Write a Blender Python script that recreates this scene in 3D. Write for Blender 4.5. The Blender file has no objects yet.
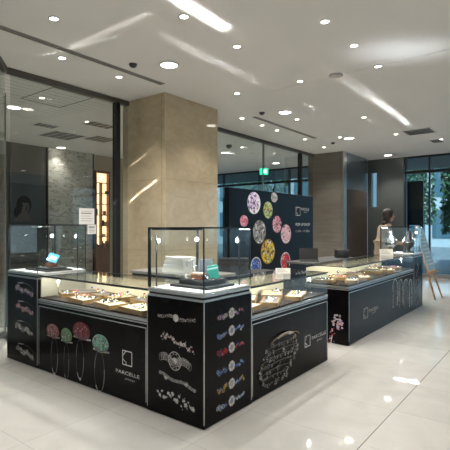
import bpy, bmesh, math, random
from mathutils import Vector, Matrix, Euler
S = bpy.context.scene; COL = S.collection
PI = math.pi; R = math.radians
H = 1.42; T = R(37.65); FPX = 442.0; HZ = 226.0; CZ = 3.39
Fv = Vector((-math.sin(T), math.cos(T), 0)); Rv = Vector((math.cos(T), math.sin(T), 0))
# ---------------------------------------------------------------- survey of the photograph: where a sight line meets a known plane
def ray(px, py): return Fv + Rv*((px-225)/FPX) + Vector((0,0,(HZ-py)/FPX))
def onx(c, px, py): r = ray(px,py); return Vector((0,0,H)) + r*(c/r.x)
def ony(c, px, py): r = ray(px,py); return Vector((0,0,H)) + r*(c/r.y)
def onz(c, px, py): r = ray(px,py); return Vector((0,0,H)) + r*((c-H)/r.z)

# ---------------------------------------------------------------- materials
MATS = {}
def mat(name, col, rough=.5, metal=0., spec=.5, emit=None, es=0., coat=0.):
    if name in MATS: return MATS[name]
    m = bpy.data.materials.new(name); m.use_nodes = True
    b = m.node_tree.nodes['Principled BSDF']
    b.inputs['Base Color'].default_value = (*col, 1); b.inputs['Roughness'].default_value = rough
    b.inputs['Metallic'].default_value = metal; b.inputs['Specular IOR Level'].default_value = spec
    b.inputs['Coat Weight'].default_value = coat
    if emit: b.inputs['Emission Color'].default_value = (*emit,1); b.inputs['Emission Strength'].default_value = es
    MATS[name] = m; return m
def nodes(m): return m.node_tree.nodes, m.node_tree.links, m.node_tree.nodes['Principled BSDF']
def noisy(m, c1, c2, scale=5, detail=6, stretch=(1,1,1), lo=.35, hi=.65, dist=0.):
    n, l, b = nodes(m)
    tc = n.new('ShaderNodeTexCoord'); mp = n.new('ShaderNodeMapping'); mp.inputs['Scale'].default_value = stretch
    nz = n.new('ShaderNodeTexNoise'); nz.inputs['Scale'].default_value = scale; nz.inputs['Detail'].default_value = detail
    nz.inputs['Distortion'].default_value = dist
    cr = n.new('ShaderNodeValToRGB'); cr.color_ramp.elements[0].position = lo; cr.color_ramp.elements[1].position = hi
    cr.color_ramp.elements[0].color = (*c1,1); cr.color_ramp.elements[1].color = (*c2,1)
    l.new(tc.outputs['Object'], mp.inputs['Vector']); l.new(mp.outputs[0], nz.inputs['Vector'])
    l.new(nz.outputs['Fac'], cr.inputs['Fac']); l.new(cr.outputs[0], b.inputs['Base Color']); return m
def glassmat(name, col, ior=1.45, rough=0.):
    m = bpy.data.materials.new(name); m.use_nodes = True; nt = m.node_tree; n, l = nt.nodes, nt.links
    n.remove(n['Principled BSDF']); out = n['Material Output']
    tr = n.new('ShaderNodeBsdfTransparent'); tr.inputs[0].default_value = (*col,1)
    gl = n.new('ShaderNodeBsdfGlossy'); gl.inputs['Roughness'].default_value = rough; gl.inputs[0].default_value = (1,1,1,1)
    fr = n.new('ShaderNodeFresnel'); ge = n.new('ShaderNodeNewGeometry'); mm = n.new('ShaderNodeMath'); mm.operation='MULTIPLY_ADD'; mm.inputs[1].default_value=1/ior-ior; mm.inputs[2].default_value=ior
    l.new(ge.outputs['Backfacing'],mm.inputs[0]); l.new(mm.outputs[0],fr.inputs['IOR'])
    mx = n.new('ShaderNodeMixShader'); l.new(fr.outputs[0], mx.inputs[0]); l.new(tr.outputs[0], mx.inputs[1]); l.new(gl.outputs[0], mx.inputs[2])
    l.new(mx.outputs[0], out.inputs[0]); MATS[name] = m; return m

G_CASE = glassmat('case_glass', (.965,.98,.972), 1.30)
G_WIN = glassmat('shopfront_glass', (.86,.89,.875), 1.45)
G_BLUE = glassmat('facade_glass', (.72,.84,.88), 1.45)
BLACK = mat('black_panel', (.004,.004,.005), .14, spec=.09)
noisy(BLACK, (.0035,.003,.004), (.007,.006,.006), 3)
BLACKM = mat('matt_black', (.012,.012,.013), .6)
DARKF = mat('dark_frame', (.03,.032,.035), .35, metal=.6)
STEEL = mat('brushed_steel', (.52,.53,.53), .28, metal=1.)
noisy(STEEL, (.47,.48,.48), (.58,.59,.59), 30, 3, (1,1,8))
SILVER = mat('silver', (.82,.82,.82), .18, metal=1.)
GOLD = mat('gold', (.83,.60,.27), .22, metal=1.)
WHITE = mat('white_laminate', (.80,.80,.78), .35)
CREAM = mat('cream_lining', (.72,.68,.56), .6)
WOODT = mat('tray_wood', (.30,.19,.08), .45); noisy(WOODT, (.17,.10,.035), (.27,.17,.07), 6, 5, (1,8,8))
VELV = mat('cream_velvet', (.80,.73,.56), .85); noisy(VELV, (.62,.55,.40), (.74,.67,.51), 40, 3)
VELG = mat('grey_velvet', (.17,.165,.155), .9); noisy(VELG, (.13,.125,.12), (.21,.2,.19), 40, 3)
DECK = mat('dark_deck', (.02,.015,.012), .7, spec=.1); noisy(DECK, (.016,.011,.009), (.028,.02,.015), 8)
PAPER = mat('paper', (.80,.78,.76), .7)
INKG = mat('grey_ink', (.25,.24,.25), .7)
PRW = mat('print_white', (.78,.78,.78), .5)
FLOORM = mat('polished_floor_tile', (.6,.56,.5), .1, spec=.6)
def floor_mat():
    n, l, b = nodes(FLOORM)
    g = n.new('ShaderNodeNewGeometry'); sep = n.new('ShaderNodeSeparateXYZ'); l.new(g.outputs['Position'], sep.inputs[0])
    def M(op, a, bb=None, c=None):
        x = n.new('ShaderNodeMath'); x.operation = op
        for i, v in enumerate((a,bb,c)):
            if v is None: continue
            if isinstance(v,(int,float)): x.inputs[i].default_value = v
            else: l.new(v, x.inputs[i])
        return x.outputs[0]
    def joint(coord, off, pitch, w):
        u = M('DIVIDE', M('SUBTRACT', coord, off), pitch); f = M('FRACT', M('ADD', u, 100.5)); d = M('ABSOLUTE', M('SUBTRACT', f, .5))
        return M('LESS_THAN', d, w/pitch*.5), M('FLOOR', M('ADD', u, 100.0))
    jx, ix = joint(sep.outputs[0], -1.05, .88, .003); jy, iy = joint(sep.outputs[1], 2.82, .67, .003)
    jb, _ = joint(sep.outputs[0], -1.05, 3.52, .007)
    j = M('MINIMUM', M('ADD', M('MULTIPLY', M('MAXIMUM', jx, jy), .55), M('MULTIPLY', jb, .8)), 1.0)
    cmb = n.new('ShaderNodeCombineXYZ'); l.new(ix, cmb.inputs[0]); l.new(iy, cmb.inputs[1])
    wn = n.new('ShaderNodeTexWhiteNoise'); l.new(cmb.outputs[0], wn.inputs['Vector'])
    nz = n.new('ShaderNodeTexNoise'); nz.inputs['Scale'].default_value = 2.2; nz.inputs['Detail'].default_value = 7; nz.inputs['Distortion'].default_value = 1.5
    l.new(g.outputs['Position'], nz.inputs['Vector'])
    cr = n.new('ShaderNodeValToRGB'); cr.color_ramp.elements[0].position = .3; cr.color_ramp.elements[1].position = .7
    cr.color_ramp.elements[0].color = (.56,.545,.51,1); cr.color_ramp.elements[1].color = (.66,.645,.61,1)
    l.new(M('ADD', M('MULTIPLY', nz.outputs['Fac'], .75), M('MULTIPLY', wn.outputs['Value'], .25)), cr.inputs[0])
    mx = n.new('ShaderNodeMix'); mx.data_type = 'RGBA'; l.new(j, mx.inputs[0]); l.new(cr.outputs[0], mx.inputs[6]); mx.inputs[7].default_value = (.16,.14,.12,1)
    l.new(mx.outputs[2], b.inputs['Base Color'])
    r = M('ADD', .03, M('MULTIPLY', nz.outputs['Fac'], .035)); l.new(r, b.inputs['Roughness'])
floor_mat()
CEIL = mat('ceiling_paint', (.70,.685,.66), .6); noisy(CEIL, (.69,.675,.65), (.71,.695,.67), 1.5)
STONE = mat('beige_stone', (.45,.36,.25), .07, spec=.5); noisy(STONE, (.40,.325,.215), (.475,.39,.265), 3.5, 9, (1,1,1.6), .3,.7, 2.)
STONE2 = mat('brown_stone', (.2,.16,.12), .16, spec=.5); noisy(STONE2, (.135,.12,.10), (.175,.155,.13), 1.2, 9, (1,1,9), .3,.7, 1.)
MARBLE = mat('veined_marble', (.5,.48,.45), .15)
def marble():
    n, l, b = nodes(MARBLE)
    tc = n.new('ShaderNodeTexCoord'); mp = n.new('ShaderNodeMapping'); mp.inputs['Rotation'].default_value = (.7,.2,.1); mp.inputs['Scale'].default_value=(1,1,2.2)
    w = n.new('ShaderNodeTexNoise'); w.inputs['Scale'].default_value = 1.6; w.inputs['Distortion'].default_value = 1.8; w.inputs['Detail'].default_value = 9; w.inputs['Roughness'].default_value=.62
    cr = n.new('ShaderNodeValToRGB'); e = cr.color_ramp.elements; e[0].position = .30; e[0].color = (.33,.30,.26,1); e[1].position = .46; e[1].color = (.44,.42,.38,1)
    x = e.new(.50); x.color=(.20,.17,.14,1); x = e.new(.53); x.color=(.46,.44,.40,1); x = e.new(.75); x.color=(.40,.38,.34,1)
    l.new(tc.outputs['Object'], mp.inputs[0]); l.new(mp.outputs[0], w.inputs[0]); l.new(w.outputs['Fac'], cr.inputs[0]); l.new(cr.outputs[0], b.inputs['Base Color'])
marble()
WALLD = mat('dark_wall_paint', (.095,.082,.068), .35)
WALLG = mat('grey_wall_panel', (.075,.085,.082), .22)
WALLW = mat('pale_wall_paint', (.55,.52,.48), .7)
BROWN = mat('red_brown_wood', (.10,.035,.02), .35); noisy(BROWN, (.075,.027,.016), (.14,.05,.03), 4, 6, (1,1,.3))
WOODE = mat('easel_wood', (.55,.27,.11), .5); noisy(WOODE, (.48,.22,.085), (.62,.33,.15), 5, 5, (6,6,1))
LAMP = mat('lamp_glow', (1,1,1), .5, emit=(1,.93,.82), es=9.)
LAMPC = mat('cool_led_glow', (1,1,1), .5, emit=(.85,.94,1), es=14.)
RIM = mat('lamp_rim', (.75,.73,.70), .4)
SHELFGLOW = mat('lit_shelf_back', (.8,.6,.4), .6, emit=(1,.62,.32), es=2.0)

# ---------------------------------------------------------------- mesh builder
class MB:
    def __init__(s): s.v=[]; s.f=[]; s.m=[]; s.mats=[]; s.smooth=[]
    def mi(s, m):
        if m not in s.mats: s.mats.append(m)
        return s.mats.index(m)
    def add(s, vs, fs, m, smooth=False, M=None):
        o = len(s.v); i = s.mi(m)
        for p in vs:
            p = Vector(p); s.v.append(M @ p if M else p)
        for f in fs: s.f.append([o+k for k in f]); s.m.append(i); s.smooth.append(smooth)
        return s
    def box(s, a, b, m, bev=0., M=None):
        x0,y0,z0 = [min(a[i],b[i]) for i in range(3)]; x1,y1,z1 = [max(a[i],b[i]) for i in range(3)]
        if bev <= 0:
            vs = [(x0,y0,z0),(x1,y0,z0),(x1,y1,z0),(x0,y1,z0),(x0,y0,z1),(x1,y0,z1),(x1,y1,z1),(x0,y1,z1)]
            return s.add(vs, [(0,3,2,1),(4,5,6,7),(0,1,5,4),(1,2,6,5),(2,3,7,6),(3,0,4,7)], m, M=M)
        bm = bmesh.new(); bmesh.ops.create_cube(bm, size=1)
        for v in bm.verts: v.co = Vector(((x0+x1)/2+v.co.x*(x1-x0), (y0+y1)/2+v.co.y*(y1-y0), (z0+z1)/2+v.co.z*(z1-z0)))
        bmesh.ops.bevel(bm, geom=bm.edges[:]+bm.verts[:], offset=bev, segments=2, affect='EDGES', profile=.5)
        bm.verts.index_update(); s.add([v.co[:] for v in bm.verts], [[v.index for v in f.verts] for f in bm.faces], m, M=M); bm.free(); return s
    def tube(s, pts, r, m, n=8, closed=False, M=None, cap=True):
        pts = [Vector(p) for p in pts]; k = len(pts); rr = r if isinstance(r,(list,tuple)) else [r]*k; vs=[]; fs=[]
        for i, p in enumerate(pts):
            a = pts[(i-1)%k] if (closed or i>0) else p; b = pts[(i+1)%k] if (closed or i<k-1) else p
            d = (b-a).normalized() if (b-a).length>1e-9 else Vector((0,0,1))
            ref = Vector((0,0,1)) if abs(d.z)<.9 else Vector((1,0,0))
            u = d.cross(ref).normalized(); w = d.cross(u).normalized()
            for j in range(n):
                t = 2*PI*j/n; vs.append(p+(u*math.cos(t)+w*math.sin(t))*rr[i])
        for i in range(k if closed else k-1):
            for j in range(n):
                fs.append((i*n+j, i*n+(j+1)%n, ((i+1)%k)*n+(j+1)%n, ((i+1)%k)*n+j))
        if cap and not closed: fs.append(tuple(range(n-1,-1,-1))); fs.append(tuple((k-1)*n+j for j in range(n)))
        return s.add(vs, fs, m, True, M)
    def lathe(s, prof, m, n=20, c=(0,0,0), M=None, smooth=True):
        vs=[]; fs=[]; k=len(prof)
        for (r,z) in prof:
            for j in range(n):
                t=2*PI*j/n; vs.append((c[0]+r*math.cos(t), c[1]+r*math.sin(t), c[2]+z))
        for i in range(k-1):
            for j in range(n): fs.append((i*n+j,i*n+(j+1)%n,(i+1)*n+(j+1)%n,(i+1)*n+j))
        fs.append(tuple(range(n-1,-1,-1))); fs.append(tuple((k-1)*n+j for j in range(n)))
        return s.add(vs, fs, m, smooth, M)
    def ball(s, c, r, m, n=10, sc=(1,1,1), M=None):
        prof=[]; vs=[]; fs=[]; h=n//2+1
        for i in range(h+1):
            a = -PI/2+PI*i/h
            for j in range(n): t=2*PI*j/n; vs.append((c[0]+r*sc[0]*math.cos(a)*math.cos(t), c[1]+r*sc[1]*math.cos(a)*math.sin(t), c[2]+r*sc[2]*math.sin(a)))
        for i in range(h):
            for j in range(n): fs.append((i*n+j,i*n+(j+1)%n,(i+1)*n+(j+1)%n,(i+1)*n+j))
        return s.add(vs, fs, m, True, M)
    def build(s, name, parent=None, world=True):
        me = bpy.data.meshes.new(name); off = Vector((0,0,0))
        if parent and world:
            p = parent
            while p: off += p.location; p = p.parent
        me.from_pydata([tuple(p-off) for p in s.v], [], s.f)
        for m in s.mats: me.materials.append(m)
        me.polygons.foreach_set('material_index', s.m); me.polygons.foreach_set('use_smooth', s.smooth); me.update()
        bm = bmesh.new(); bm.from_mesh(me); bmesh.ops.remove_doubles(bm, verts=bm.verts, dist=1e-6); bmesh.ops.recalc_face_normals(bm, faces=bm.faces) if not getattr(s,'flat',False) else None; bm.to_mesh(me); bm.free()
        o = bpy.data.objects.new(name, me); COL.objects.link(o)
        if parent: o.parent = parent
        return o
def tag(o, label=None, cat=None, group=None, kind=None):
    if label: o['label'] = label
    if cat: o['category'] = cat
    if group: o['group'] = group
    if kind: o['kind'] = kind
    return o
def thing(name, label, cat, loc=(0,0,0), rz=0, group=None):
    o = bpy.data.objects.new(name, None); o.empty_display_size = .1; COL.objects.link(o); o.location = loc; o.rotation_euler.z = rz
    return tag(o, label, cat, group)
def copy_tree(o, parent=None):
    c = o.copy(); COL.objects.link(c)
    if parent: c.parent = parent
    for ch in list(o.children): copy_tree(ch, c)
    return c
def centre(o):   # put a single mesh thing's origin at the base of its own mesh
    vs = o.data.vertices; n = len(vs); c = Vector((sum(v.co.x for v in vs)/n, sum(v.co.y for v in vs)/n, min(v.co.z for v in vs)))
    o.data.transform(Matrix.Translation(-c)); o.location = c; return o
def struct(name, mb, parent=None):
    o = mb.build(name, parent)
    if not parent: o['kind'] = 'structure'
    return o

# ---------------------------------------------------------------- room shell
XG = -5.50      # shopfront glazing line
YF = 13.17       # outer facade line
struct('floor', MB().box((-17,-14,-.1),(9,YF+.1,0), FLOORM))
struct('ceiling', MB().box((-17,-14,CZ),(9,YF+.1,CZ+.15), CEIL))
# hall walls with tall windows (daylight) behind and beside the camera
HALLW = mat('hall_wall', (.22,.20,.18), .6)
def windowed_wall(name, axis, c, a0, a1, wins, sill=.35, head=2.75, m=HALLW, th=.2):
    mb = MB(); cuts = [a0]+[v for w in wins for v in w]+[a1]
    def bx(u0,u1,z0,z1):
        if axis=='x': mb.box((c,u0,z0),(c+th,u1,z1), m)
        else: mb.box((u0,c,z0),(u1,c+th,z1), m)
    for i in range(0,len(cuts),2): bx(cuts[i],cuts[i+1],0,CZ)
    for w in wins: bx(w[0],w[1],0,sill); bx(w[0],w[1],head,CZ)
    return struct(name, mb)
windowed_wall('wall_right', 'x', 9.0, -14, YF, [(-8,-6.6),(-4,-2.6),(0,1.4),(4,5.4),(8,9.4)])
windowed_wall('wall_back', 'y', -14.2, -17, 9, [(-16.7,-16.1),(-14,-12.6),(-9.5,-8.1),(-5,-3.6),(0,1.4),(4.5,5.9)])
windowed_wall('wall_left', 'x', -17.2, -14, 1.8, [(-12.6,-11.8),(-11,-9.8),(-8,-6.8),(-5,-3.8),(-2,-.8)])
# shop interior: back wall of the shop
XS = -10.3
mb = MB(); mb.box((XS-.2,2.2,0),(XS,6.03,CZ), WALLD); struct('wall_shop', mb)
mb = MB(); mb.box((XS-.2,7.43,0),(XS,10.2,CZ), mat('shop_wall_beige',(.34,.29,.22),.5)); struct('wall_shelving', mb)
mb = MB(); mb.box((-17,1.9,0),(XS,2.1,CZ), WALLD); struct('wall_corridor', mb)
mb = MB(); mb.box((-17,10.2,0),(XS-.2,10.4,CZ), WALLW); struct('wall_rear', mb)
t = thing('marble_column', 'wide veined grey marble column between dark wall and lit shelves', 'column', (XS,6.72,0))
MB().box((XS-.25,6.055,0),(XS+.05,7.36,CZ), MARBLE).build('marble_cladding', t)
MB().box((XS-.25,7.362,0),(XS+.06,7.395,CZ), BLACKM).build('edge_trim', t)
MB().box((XS-.25,6.035,0),(XS+.055,6.052,CZ), BLACKM).build('edge_trim', t)

# shopfront glazing
FRB = mat('bronze_frame', (.085,.078,.068), .4, metal=.3)
def glazing(name, x, y0, y1, mull, zb=.06, zt=CZ-.07, thin=None):
    o = MB().box((x-.05,y0,zt),(x+.03,y1,CZ-.001), FRB).box((x-.05,y0,.001),(x+.05,y1,zb), DARKF)
    for y in mull:
        wm = .012 if y==thin else .035; o.box((x-.04*(wm>.02)-.01,y-wm,zb),(x+.04*(wm>.02)+.01,y+wm,zt), mat('glass_edge',(.10,.15,.13),.3) if y==thin else DARKF)
    fr = struct(name, o)
    ys = [y0]+list(mull)+[y1]
    for a,b in zip(ys[:-1],ys[1:]):
        if b-a < .1: continue
        MB().box((x-.006,a+.036,zb),(x+.006,b-.036,zt), G_WIN).build('glass_pane', fr)
    return fr
yM = onx(XG,119,200).y
glazing('window_1', XG, 2.70, 5.4, [yM-.05])
glazing('window_2', XG, 5.90, 12.8, [5.95, onx(XG,263,150).y, onx(XG,300,150).y, 12.7], thin=onx(XG,263,150).y)
# butt joint patch fitting of glazing (thin dark line) and an angled entrance screen at left
pA = Vector((XG,2.67,0)); dA = Vector((.817,-.633,0)).normalized(); nA = Vector((-dA.y,dA.x,0))
def slab(mb, p, d, n, u0,u1,t0,t1,z0,z1,m):
    c=[p+d*u+n*t for (u,t) in ((u0,t0),(u1,t0),(u1,t1),(u0,t1))]
    vs=[(q.x,q.y,z0) for q in c]+[(q.x,q.y,z1) for q in c]
    mb.add(vs,[(0,3,2,1),(4,5,6,7),(0,1,5,4),(1,2,6,5),(2,3,7,6),(3,0,4,7)],m)
mb = MB(); slab(mb,pA,dA,nA,0,1.6,-.03,.03,CZ-.07,CZ-.001,FRB); slab(mb,pA,dA,nA,0,1.6,-.04,.04,.001,.12,STEEL); slab(mb,pA,dA,nA,0,.012,-.012,.012,.12,3.06,mat('glass_edge',(.16,.2,.185),.3))
w3 = struct('window_3', mb)
mb = MB(); slab(mb,pA,dA,nA,.02,1.6,-.006,.006,.12,CZ-.07,G_WIN); mb.build('glass_pane', w3)

# outer facade
def facade(name, x0, x1, mulls, zt=2.75, solid_top=True):
    mb = MB(); mb.box((x0,YF-.05,zt),(x1,YF+.05,zt+.08), DARKF).box((x0,YF-.05,.001),(x1,YF+.05,.1), STEEL).box((x0,YF-.05,CZ-.06),(x1,YF+.05,CZ-.001), DARKF)
    for x in mulls: mb.box((x-.02,YF-.06,.1),(x+.02,YF+.04,CZ-.06), DARKF)
    fr = struct(name, mb); xs=[x0]+list(mulls)+[x1]
    for a,b in zip(xs[:-1],xs[1:]):
        if b-a<.1: continue
        MB().box((a+.021,YF-.006,.1),(b-.021,YF+.006,zt), G_BLUE).build('glass_pane', fr)
        MB().box((a+.021,YF-.006,zt+.08),(b-.021,YF+.006,CZ-.06), G_BLUE).build('transom_pane', fr)
    return fr
facade('window_4', -17.0, -5.6, [-14,-12,-10.2,-8.6,-7.4,-6.2], 2.88)
facade('window_5', -3.66, 9.0, [-3.62,-2.99,-1.2,.3,2,4,6], 2.90)
wa=ony(YF-.05,371.5,173); wb=ony(YF-.05,377,207)
mb = MB(); mb.box((-4.72,YF-.05,0),(wa.x,YF+.1,CZ), WALLG).box((wb.x,YF-.05,0),(-3.67,YF+.1,CZ), WALLG).box((wa.x,YF-.05,0),(wb.x,YF+.1,wb.z), WALLG).box((wa.x,YF-.05,wa.z),(wb.x,YF+.1,CZ), WALLG); struct('wall_facade', mb)
w6=struct('reflection_slit',MB().box((wa.x,YF-.06,wb.z),(wa.x+.01,YF+.02,wa.z),STEEL).box((wb.x-.01,YF-.06,wb.z),(wb.x,YF+.02,wa.z),STEEL)); MB().box((wa.x+.011,YF,wb.z),(wb.x-.011,YF+.01,wa.z),G_BLUE).build('glass_pane',w6)  # slit added in the wall, standing in for a pale vertical reflection

# ---------------------------------------------------------------- street beyond the facade
PAVE = mat('pavement', (.22,.23,.23), .5); noisy(PAVE,(.18,.19,.19),(.27,.28,.28),3)
struct('ceiling_canopy', MB().box((-17,YF+.1,CZ),(9,YF+3.2,CZ+.15), mat('canopy_grey',(.16,.165,.17),.6)))
tag(struct('floor_pavement', MB().box((-30,YF+.1,-.12),(20,40,-.02), PAVE)))
BLD = mat('pale_facade', (.45,.50,.52), .5); BLDW = mat('blue_windows', (.08,.16,.20), .1)
def building(x0,x1,y0,y1,h,label,m,nx,nz):
    t = thing('office_building', label, 'building', ((x0+x1)/2,(y0+y1)/2,-.02))
    MB().box((x0,y0,-.02),(x1,y1,h), m).build('wall', t)
    for i in range(nx):
        for k in range(nz):
            a = x0+(x1-x0)*(i+.12)/nx; b = x0+(x1-x0)*(i+.88)/nx; z = .6+k*(h-.6)/nz
            MB().box((a,y0-.05,z),(b,y0+.02,z+(h-.6)/nz*.68), BLDW).build('window', t)
building(-24,-10.5,28,32,9,'pale grey office building seen through the far shop windows', BLD, 8,3)
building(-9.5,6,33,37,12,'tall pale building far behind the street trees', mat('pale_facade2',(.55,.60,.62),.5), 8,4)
LEAF = mat('leaf_green', (.05,.14,.06), .5); noisy(LEAF,(.03,.09,.04),(.09,.22,.10),8)
BARK = mat('bark', (.06,.045,.035), .9)
random.seed(5)
def tree(x,y,h,label,w=1.2):
    t = thing('street_tree', label, 'tree', (x,y,-.02), 0, 'street trees beyond the entrance')
    MB().tube([(x,y,-.02),(x+.05,y,h*.3),(x,y+.05,h*.7)],[.12,.09,.04],BARK,8).build('trunk',t)
    mb = MB()
    for i in range(900):
        a=random.uniform(0,2*PI); b=random.gauss(0,.4); rr=w*(random.random()**.4)
        c=Vector((x+rr*math.cos(a)*math.cos(b), y+rr*math.sin(a)*math.cos(b), h*.66+ (h*.36)*random.uniform(-1,1)))
        u=Vector((random.uniform(-1,1),random.uniform(-1,1),random.uniform(-1,1))).normalized()*.12
        v=u.cross(Vector((random.uniform(-1,1),random.uniform(-1,1),random.uniform(-1,1)))).normalized()*.07
        mb.add([c-u,c-v+Vector((0,0,.02)),c+u,c+v+Vector((0,0,.02))],[(0,1,2,3)],LEAF)
    mb.flat=True; mb.build('foliage',t)
tree(-3.2,17.6,3.9,'leafy dark street tree right of the doorway mullion',.42)
tree(-5.4,22,5.0,'leafy street tree farther off behind the grey board',.7)
tree(-11.0,17.5,3.9,'leafy street tree outside the shop back windows, nearer the screen wall',1.0)
tree(-13.8,20,4.2,'leafy street tree outside the shop back windows, farther left',1.2)
# grey hanging screen inside the entrance
a = onx(0,0,0) if False else None
p0 = ony(YF+.9,406.5,183); p1 = ony(YF+.9,423.5,224)
t = thing('street_billboard', 'dark grey board on posts standing outside the entrance glass', 'board', ((p0.x+p1.x)/2,YF+.9,-.02))
MB().box((p0.x,YF+.87,p1.z),(p1.x,YF+.95,p0.z), mat('board_grey',(.035,.042,.05),.4)).build('board', t)
for x in (p0.x+.05,p1.x-.05): MB().tube([(x,YF+.91,-.02),(x,YF+.91,p1.z+.01)],.03,DARKF).build('post', t)
mb=MB().box((p0.x,YF+.85,p1.z-.03),(p1.x,YF+.97,p1.z),DARKF).box((p0.x,YF+.85,p0.z),(p1.x,YF+.97,p0.z+.03),DARKF); mb.build('frame',t)

# ---------------------------------------------------------------- pillars
def pillar(x0,x1,y0,y1,m,label,joint_m,joints_z):
    t = thing('stone_pillar', label, 'pillar', ((x0+x1)/2,(y0+y1)/2,0))
    MB().box((x0,y0,0),(x1,y1,CZ-.001), m, .004).build('stone_cladding', t)
    mb = MB()
    for z in joints_z:
        mb.box((x0-.001,y0-.0012,z),(x1+.0012,y0+.002,z+.004),joint_m).box((x1-.002,y0-.0012,z),(x1+.0012,y1,z+.004),joint_m)
    mb.box((x1-.075,y0-.0014,0),(x1-.070,y0+.002,CZ-.002),joint_m)
    mb.build('joint', t); return t
JM = mat('stone_joint',(.20,.155,.105),.6)
pillar(-5.62,-4.667,4.607,5.845,STONE,'polished beige stone pillar rising behind the corner display tower',JM,[1.05,2.12])
pillar(-5.65,-4.638,11.09,12.84,STONE2,'brown stone pillar at the far end by the entrance',mat('stone_joint2',(.07,.055,.04),.5),[1.0,1.95])
# steel edge and dark wood panel on far pillar
t = thing('steel_corner_guard', 'bright steel corner guard and cladding on the far brown pillar', 'cladding', (-4.61,11.09,0))
MB().box((-4.636,11.07,0),(-4.60,11.24,CZ-.01), STEEL).build('corner_strip', t)
MB().box((-4.636,11.28,2.42),(-4.61,12.80,CZ-.01), mat('blue_steel',(.30,.36,.41),.22,metal=.9)).build('upper_panel', t)
MB().box((-4.636,11.28,0),(-4.61,12.80,2.41), mat('dark_wood',(.05,.034,.026),.25)).build('lower_panel', t)

# ---------------------------------------------------------------- ceiling fittings
LIGHTS = []
def lamp_big(): 
    t = thing('ceiling_downlight','x','ceiling light')
    MB().lathe([(.105,0),(.12,-.006),(.125,-.012),(.10,-.012),(.10,-.004)][::-1],RIM,28).build('trim_ring',t,False)
    MB().lathe([(.098,-.005),(.098,-.010),(.06,-.013)],LAMP,28).build('lens',t,False)
    return t
def lamp_small():
    t = thing('ceiling_spotlight','x','ceiling light')
    MB().lathe([(.048,0),(.052,-.006),(.038,-.010),(.038,-.002)][::-1],RIM,20).build('trim_ring',t,False)
    MB().lathe([(.037,-.004),(.037,-.008),(.018,-.010)],LAMP,20).build('lens',t,False)
    return t
protoB = lamp_big(); protoS = lamp_small(); used = set()
def spot(loc, power, ang, blend=.6, col=(1,.95,.885), rad=.05, tgt=None):
    l = bpy.data.lights.new('downlight_beam','SPOT'); l.energy = power; l.spot_size = R(ang); l.spot_blend = blend; l.color = col; l.shadow_soft_size = rad
    o = bpy.data.objects.new('downlight_beam', l); o.location = loc; COL.objects.link(o)
    if tgt is not None: o.rotation_euler = (Vector(tgt)-Vector(loc)).to_track_quat('-Z','Y').to_euler()
    return o
def place_lamp(p, big, label, power=None, group=None, ang=110):
    pr = protoB if big else protoS
    if pr in used: t = copy_tree(pr)
    else: t = pr; used.add(pr)
    t.location = (p[0],p[1],CZ); t['label'] = label
    if group: t['group'] = group
    elif 'group' in t: del t['group']
    if power: spot((p[0],p[1],CZ-.03), power, ang, .7, rad=.09 if big else .045)
PB = 115; PS = 52
seen = [ (169,64.5,1,'large round ceiling downlight in front of the beige pillar'),
 (285,112,1,'large round ceiling downlight above the dark jewel backdrop'),
 (349,138,1,'large round ceiling downlight nearer of two before the far pillar'),
 (388,155,1,'large round ceiling downlight close to the entrance glass'),
 (54,18,0,'small ceiling spotlight above the left end, nearest the camera'),
 (62,57.5,0,'small ceiling spotlight beside the left end of the ceiling slot'),
 (119,76.5,0,'small ceiling spotlight above the shopfront, beyond the ceiling slot'),
 (184,16,0,'small ceiling spotlight at the top of the picture, left of the bright streak'),
 (237,46,0,'small ceiling spotlight between the bright ceiling streaks'),
 (237,93,0,'small ceiling spotlight to the right above the beige pillar'),
 (242,118,0,'small ceiling spotlight near the glazing, left of the second slot'),
 (262,125,0,'small ceiling spotlight just past the near end of the second slot'),
 (277,130,0,'small ceiling spotlight hugging the second ceiling slot'),
 (297,119,0,'small ceiling spotlight just right of a large downlight'),
 (300,81,0,'small ceiling spotlight left of the round ceiling hatch'),
 (325,21,0,'small ceiling spotlight high right of centre, lit nearest the camera'),
 (354,45,0,'small ceiling spotlight unlit-looking, above the soft bluish glow'),
 (378,66,0,'small ceiling spotlight on the thin ceiling line'),
 (364,117,0,'small ceiling spotlight between streak ends'),
 (396,134,0,'small ceiling spotlight just left of the air vent'),
 (340,137,0,'small ceiling spotlight left of a large downlight'),
 (324,147,0,'small ceiling spotlight above the brown pillar edge'),
 (305,139,0,'small ceiling spotlight over the far end of the second slot'),
 (441,139,0,'small ceiling spotlight at the far right beyond the air vent')]
for px,py,big,lab in seen:
    p = onz(CZ,px,py); place_lamp(p, big, lab, PB if big else PS)
# lamps over the rest of the hall, outside the picture
k = 0
for gx in (-3.0,-.6,1.8,4.2,6.6):
    for gy in (-9,-6,-3,-.4,2.0,5.0,8.0,10.6):
        if gx < -2 and gy > 1.2: continue
        if gx < 1.5 and gy > 4.2: continue
        if gx<0 and gy>1.9: continue
        place_lamp((gx,gy), 1, 'large round ceiling downlight of the open hall', 50 if gy>3 else 78, 'hall downlights outside the counter area', 130)
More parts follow.
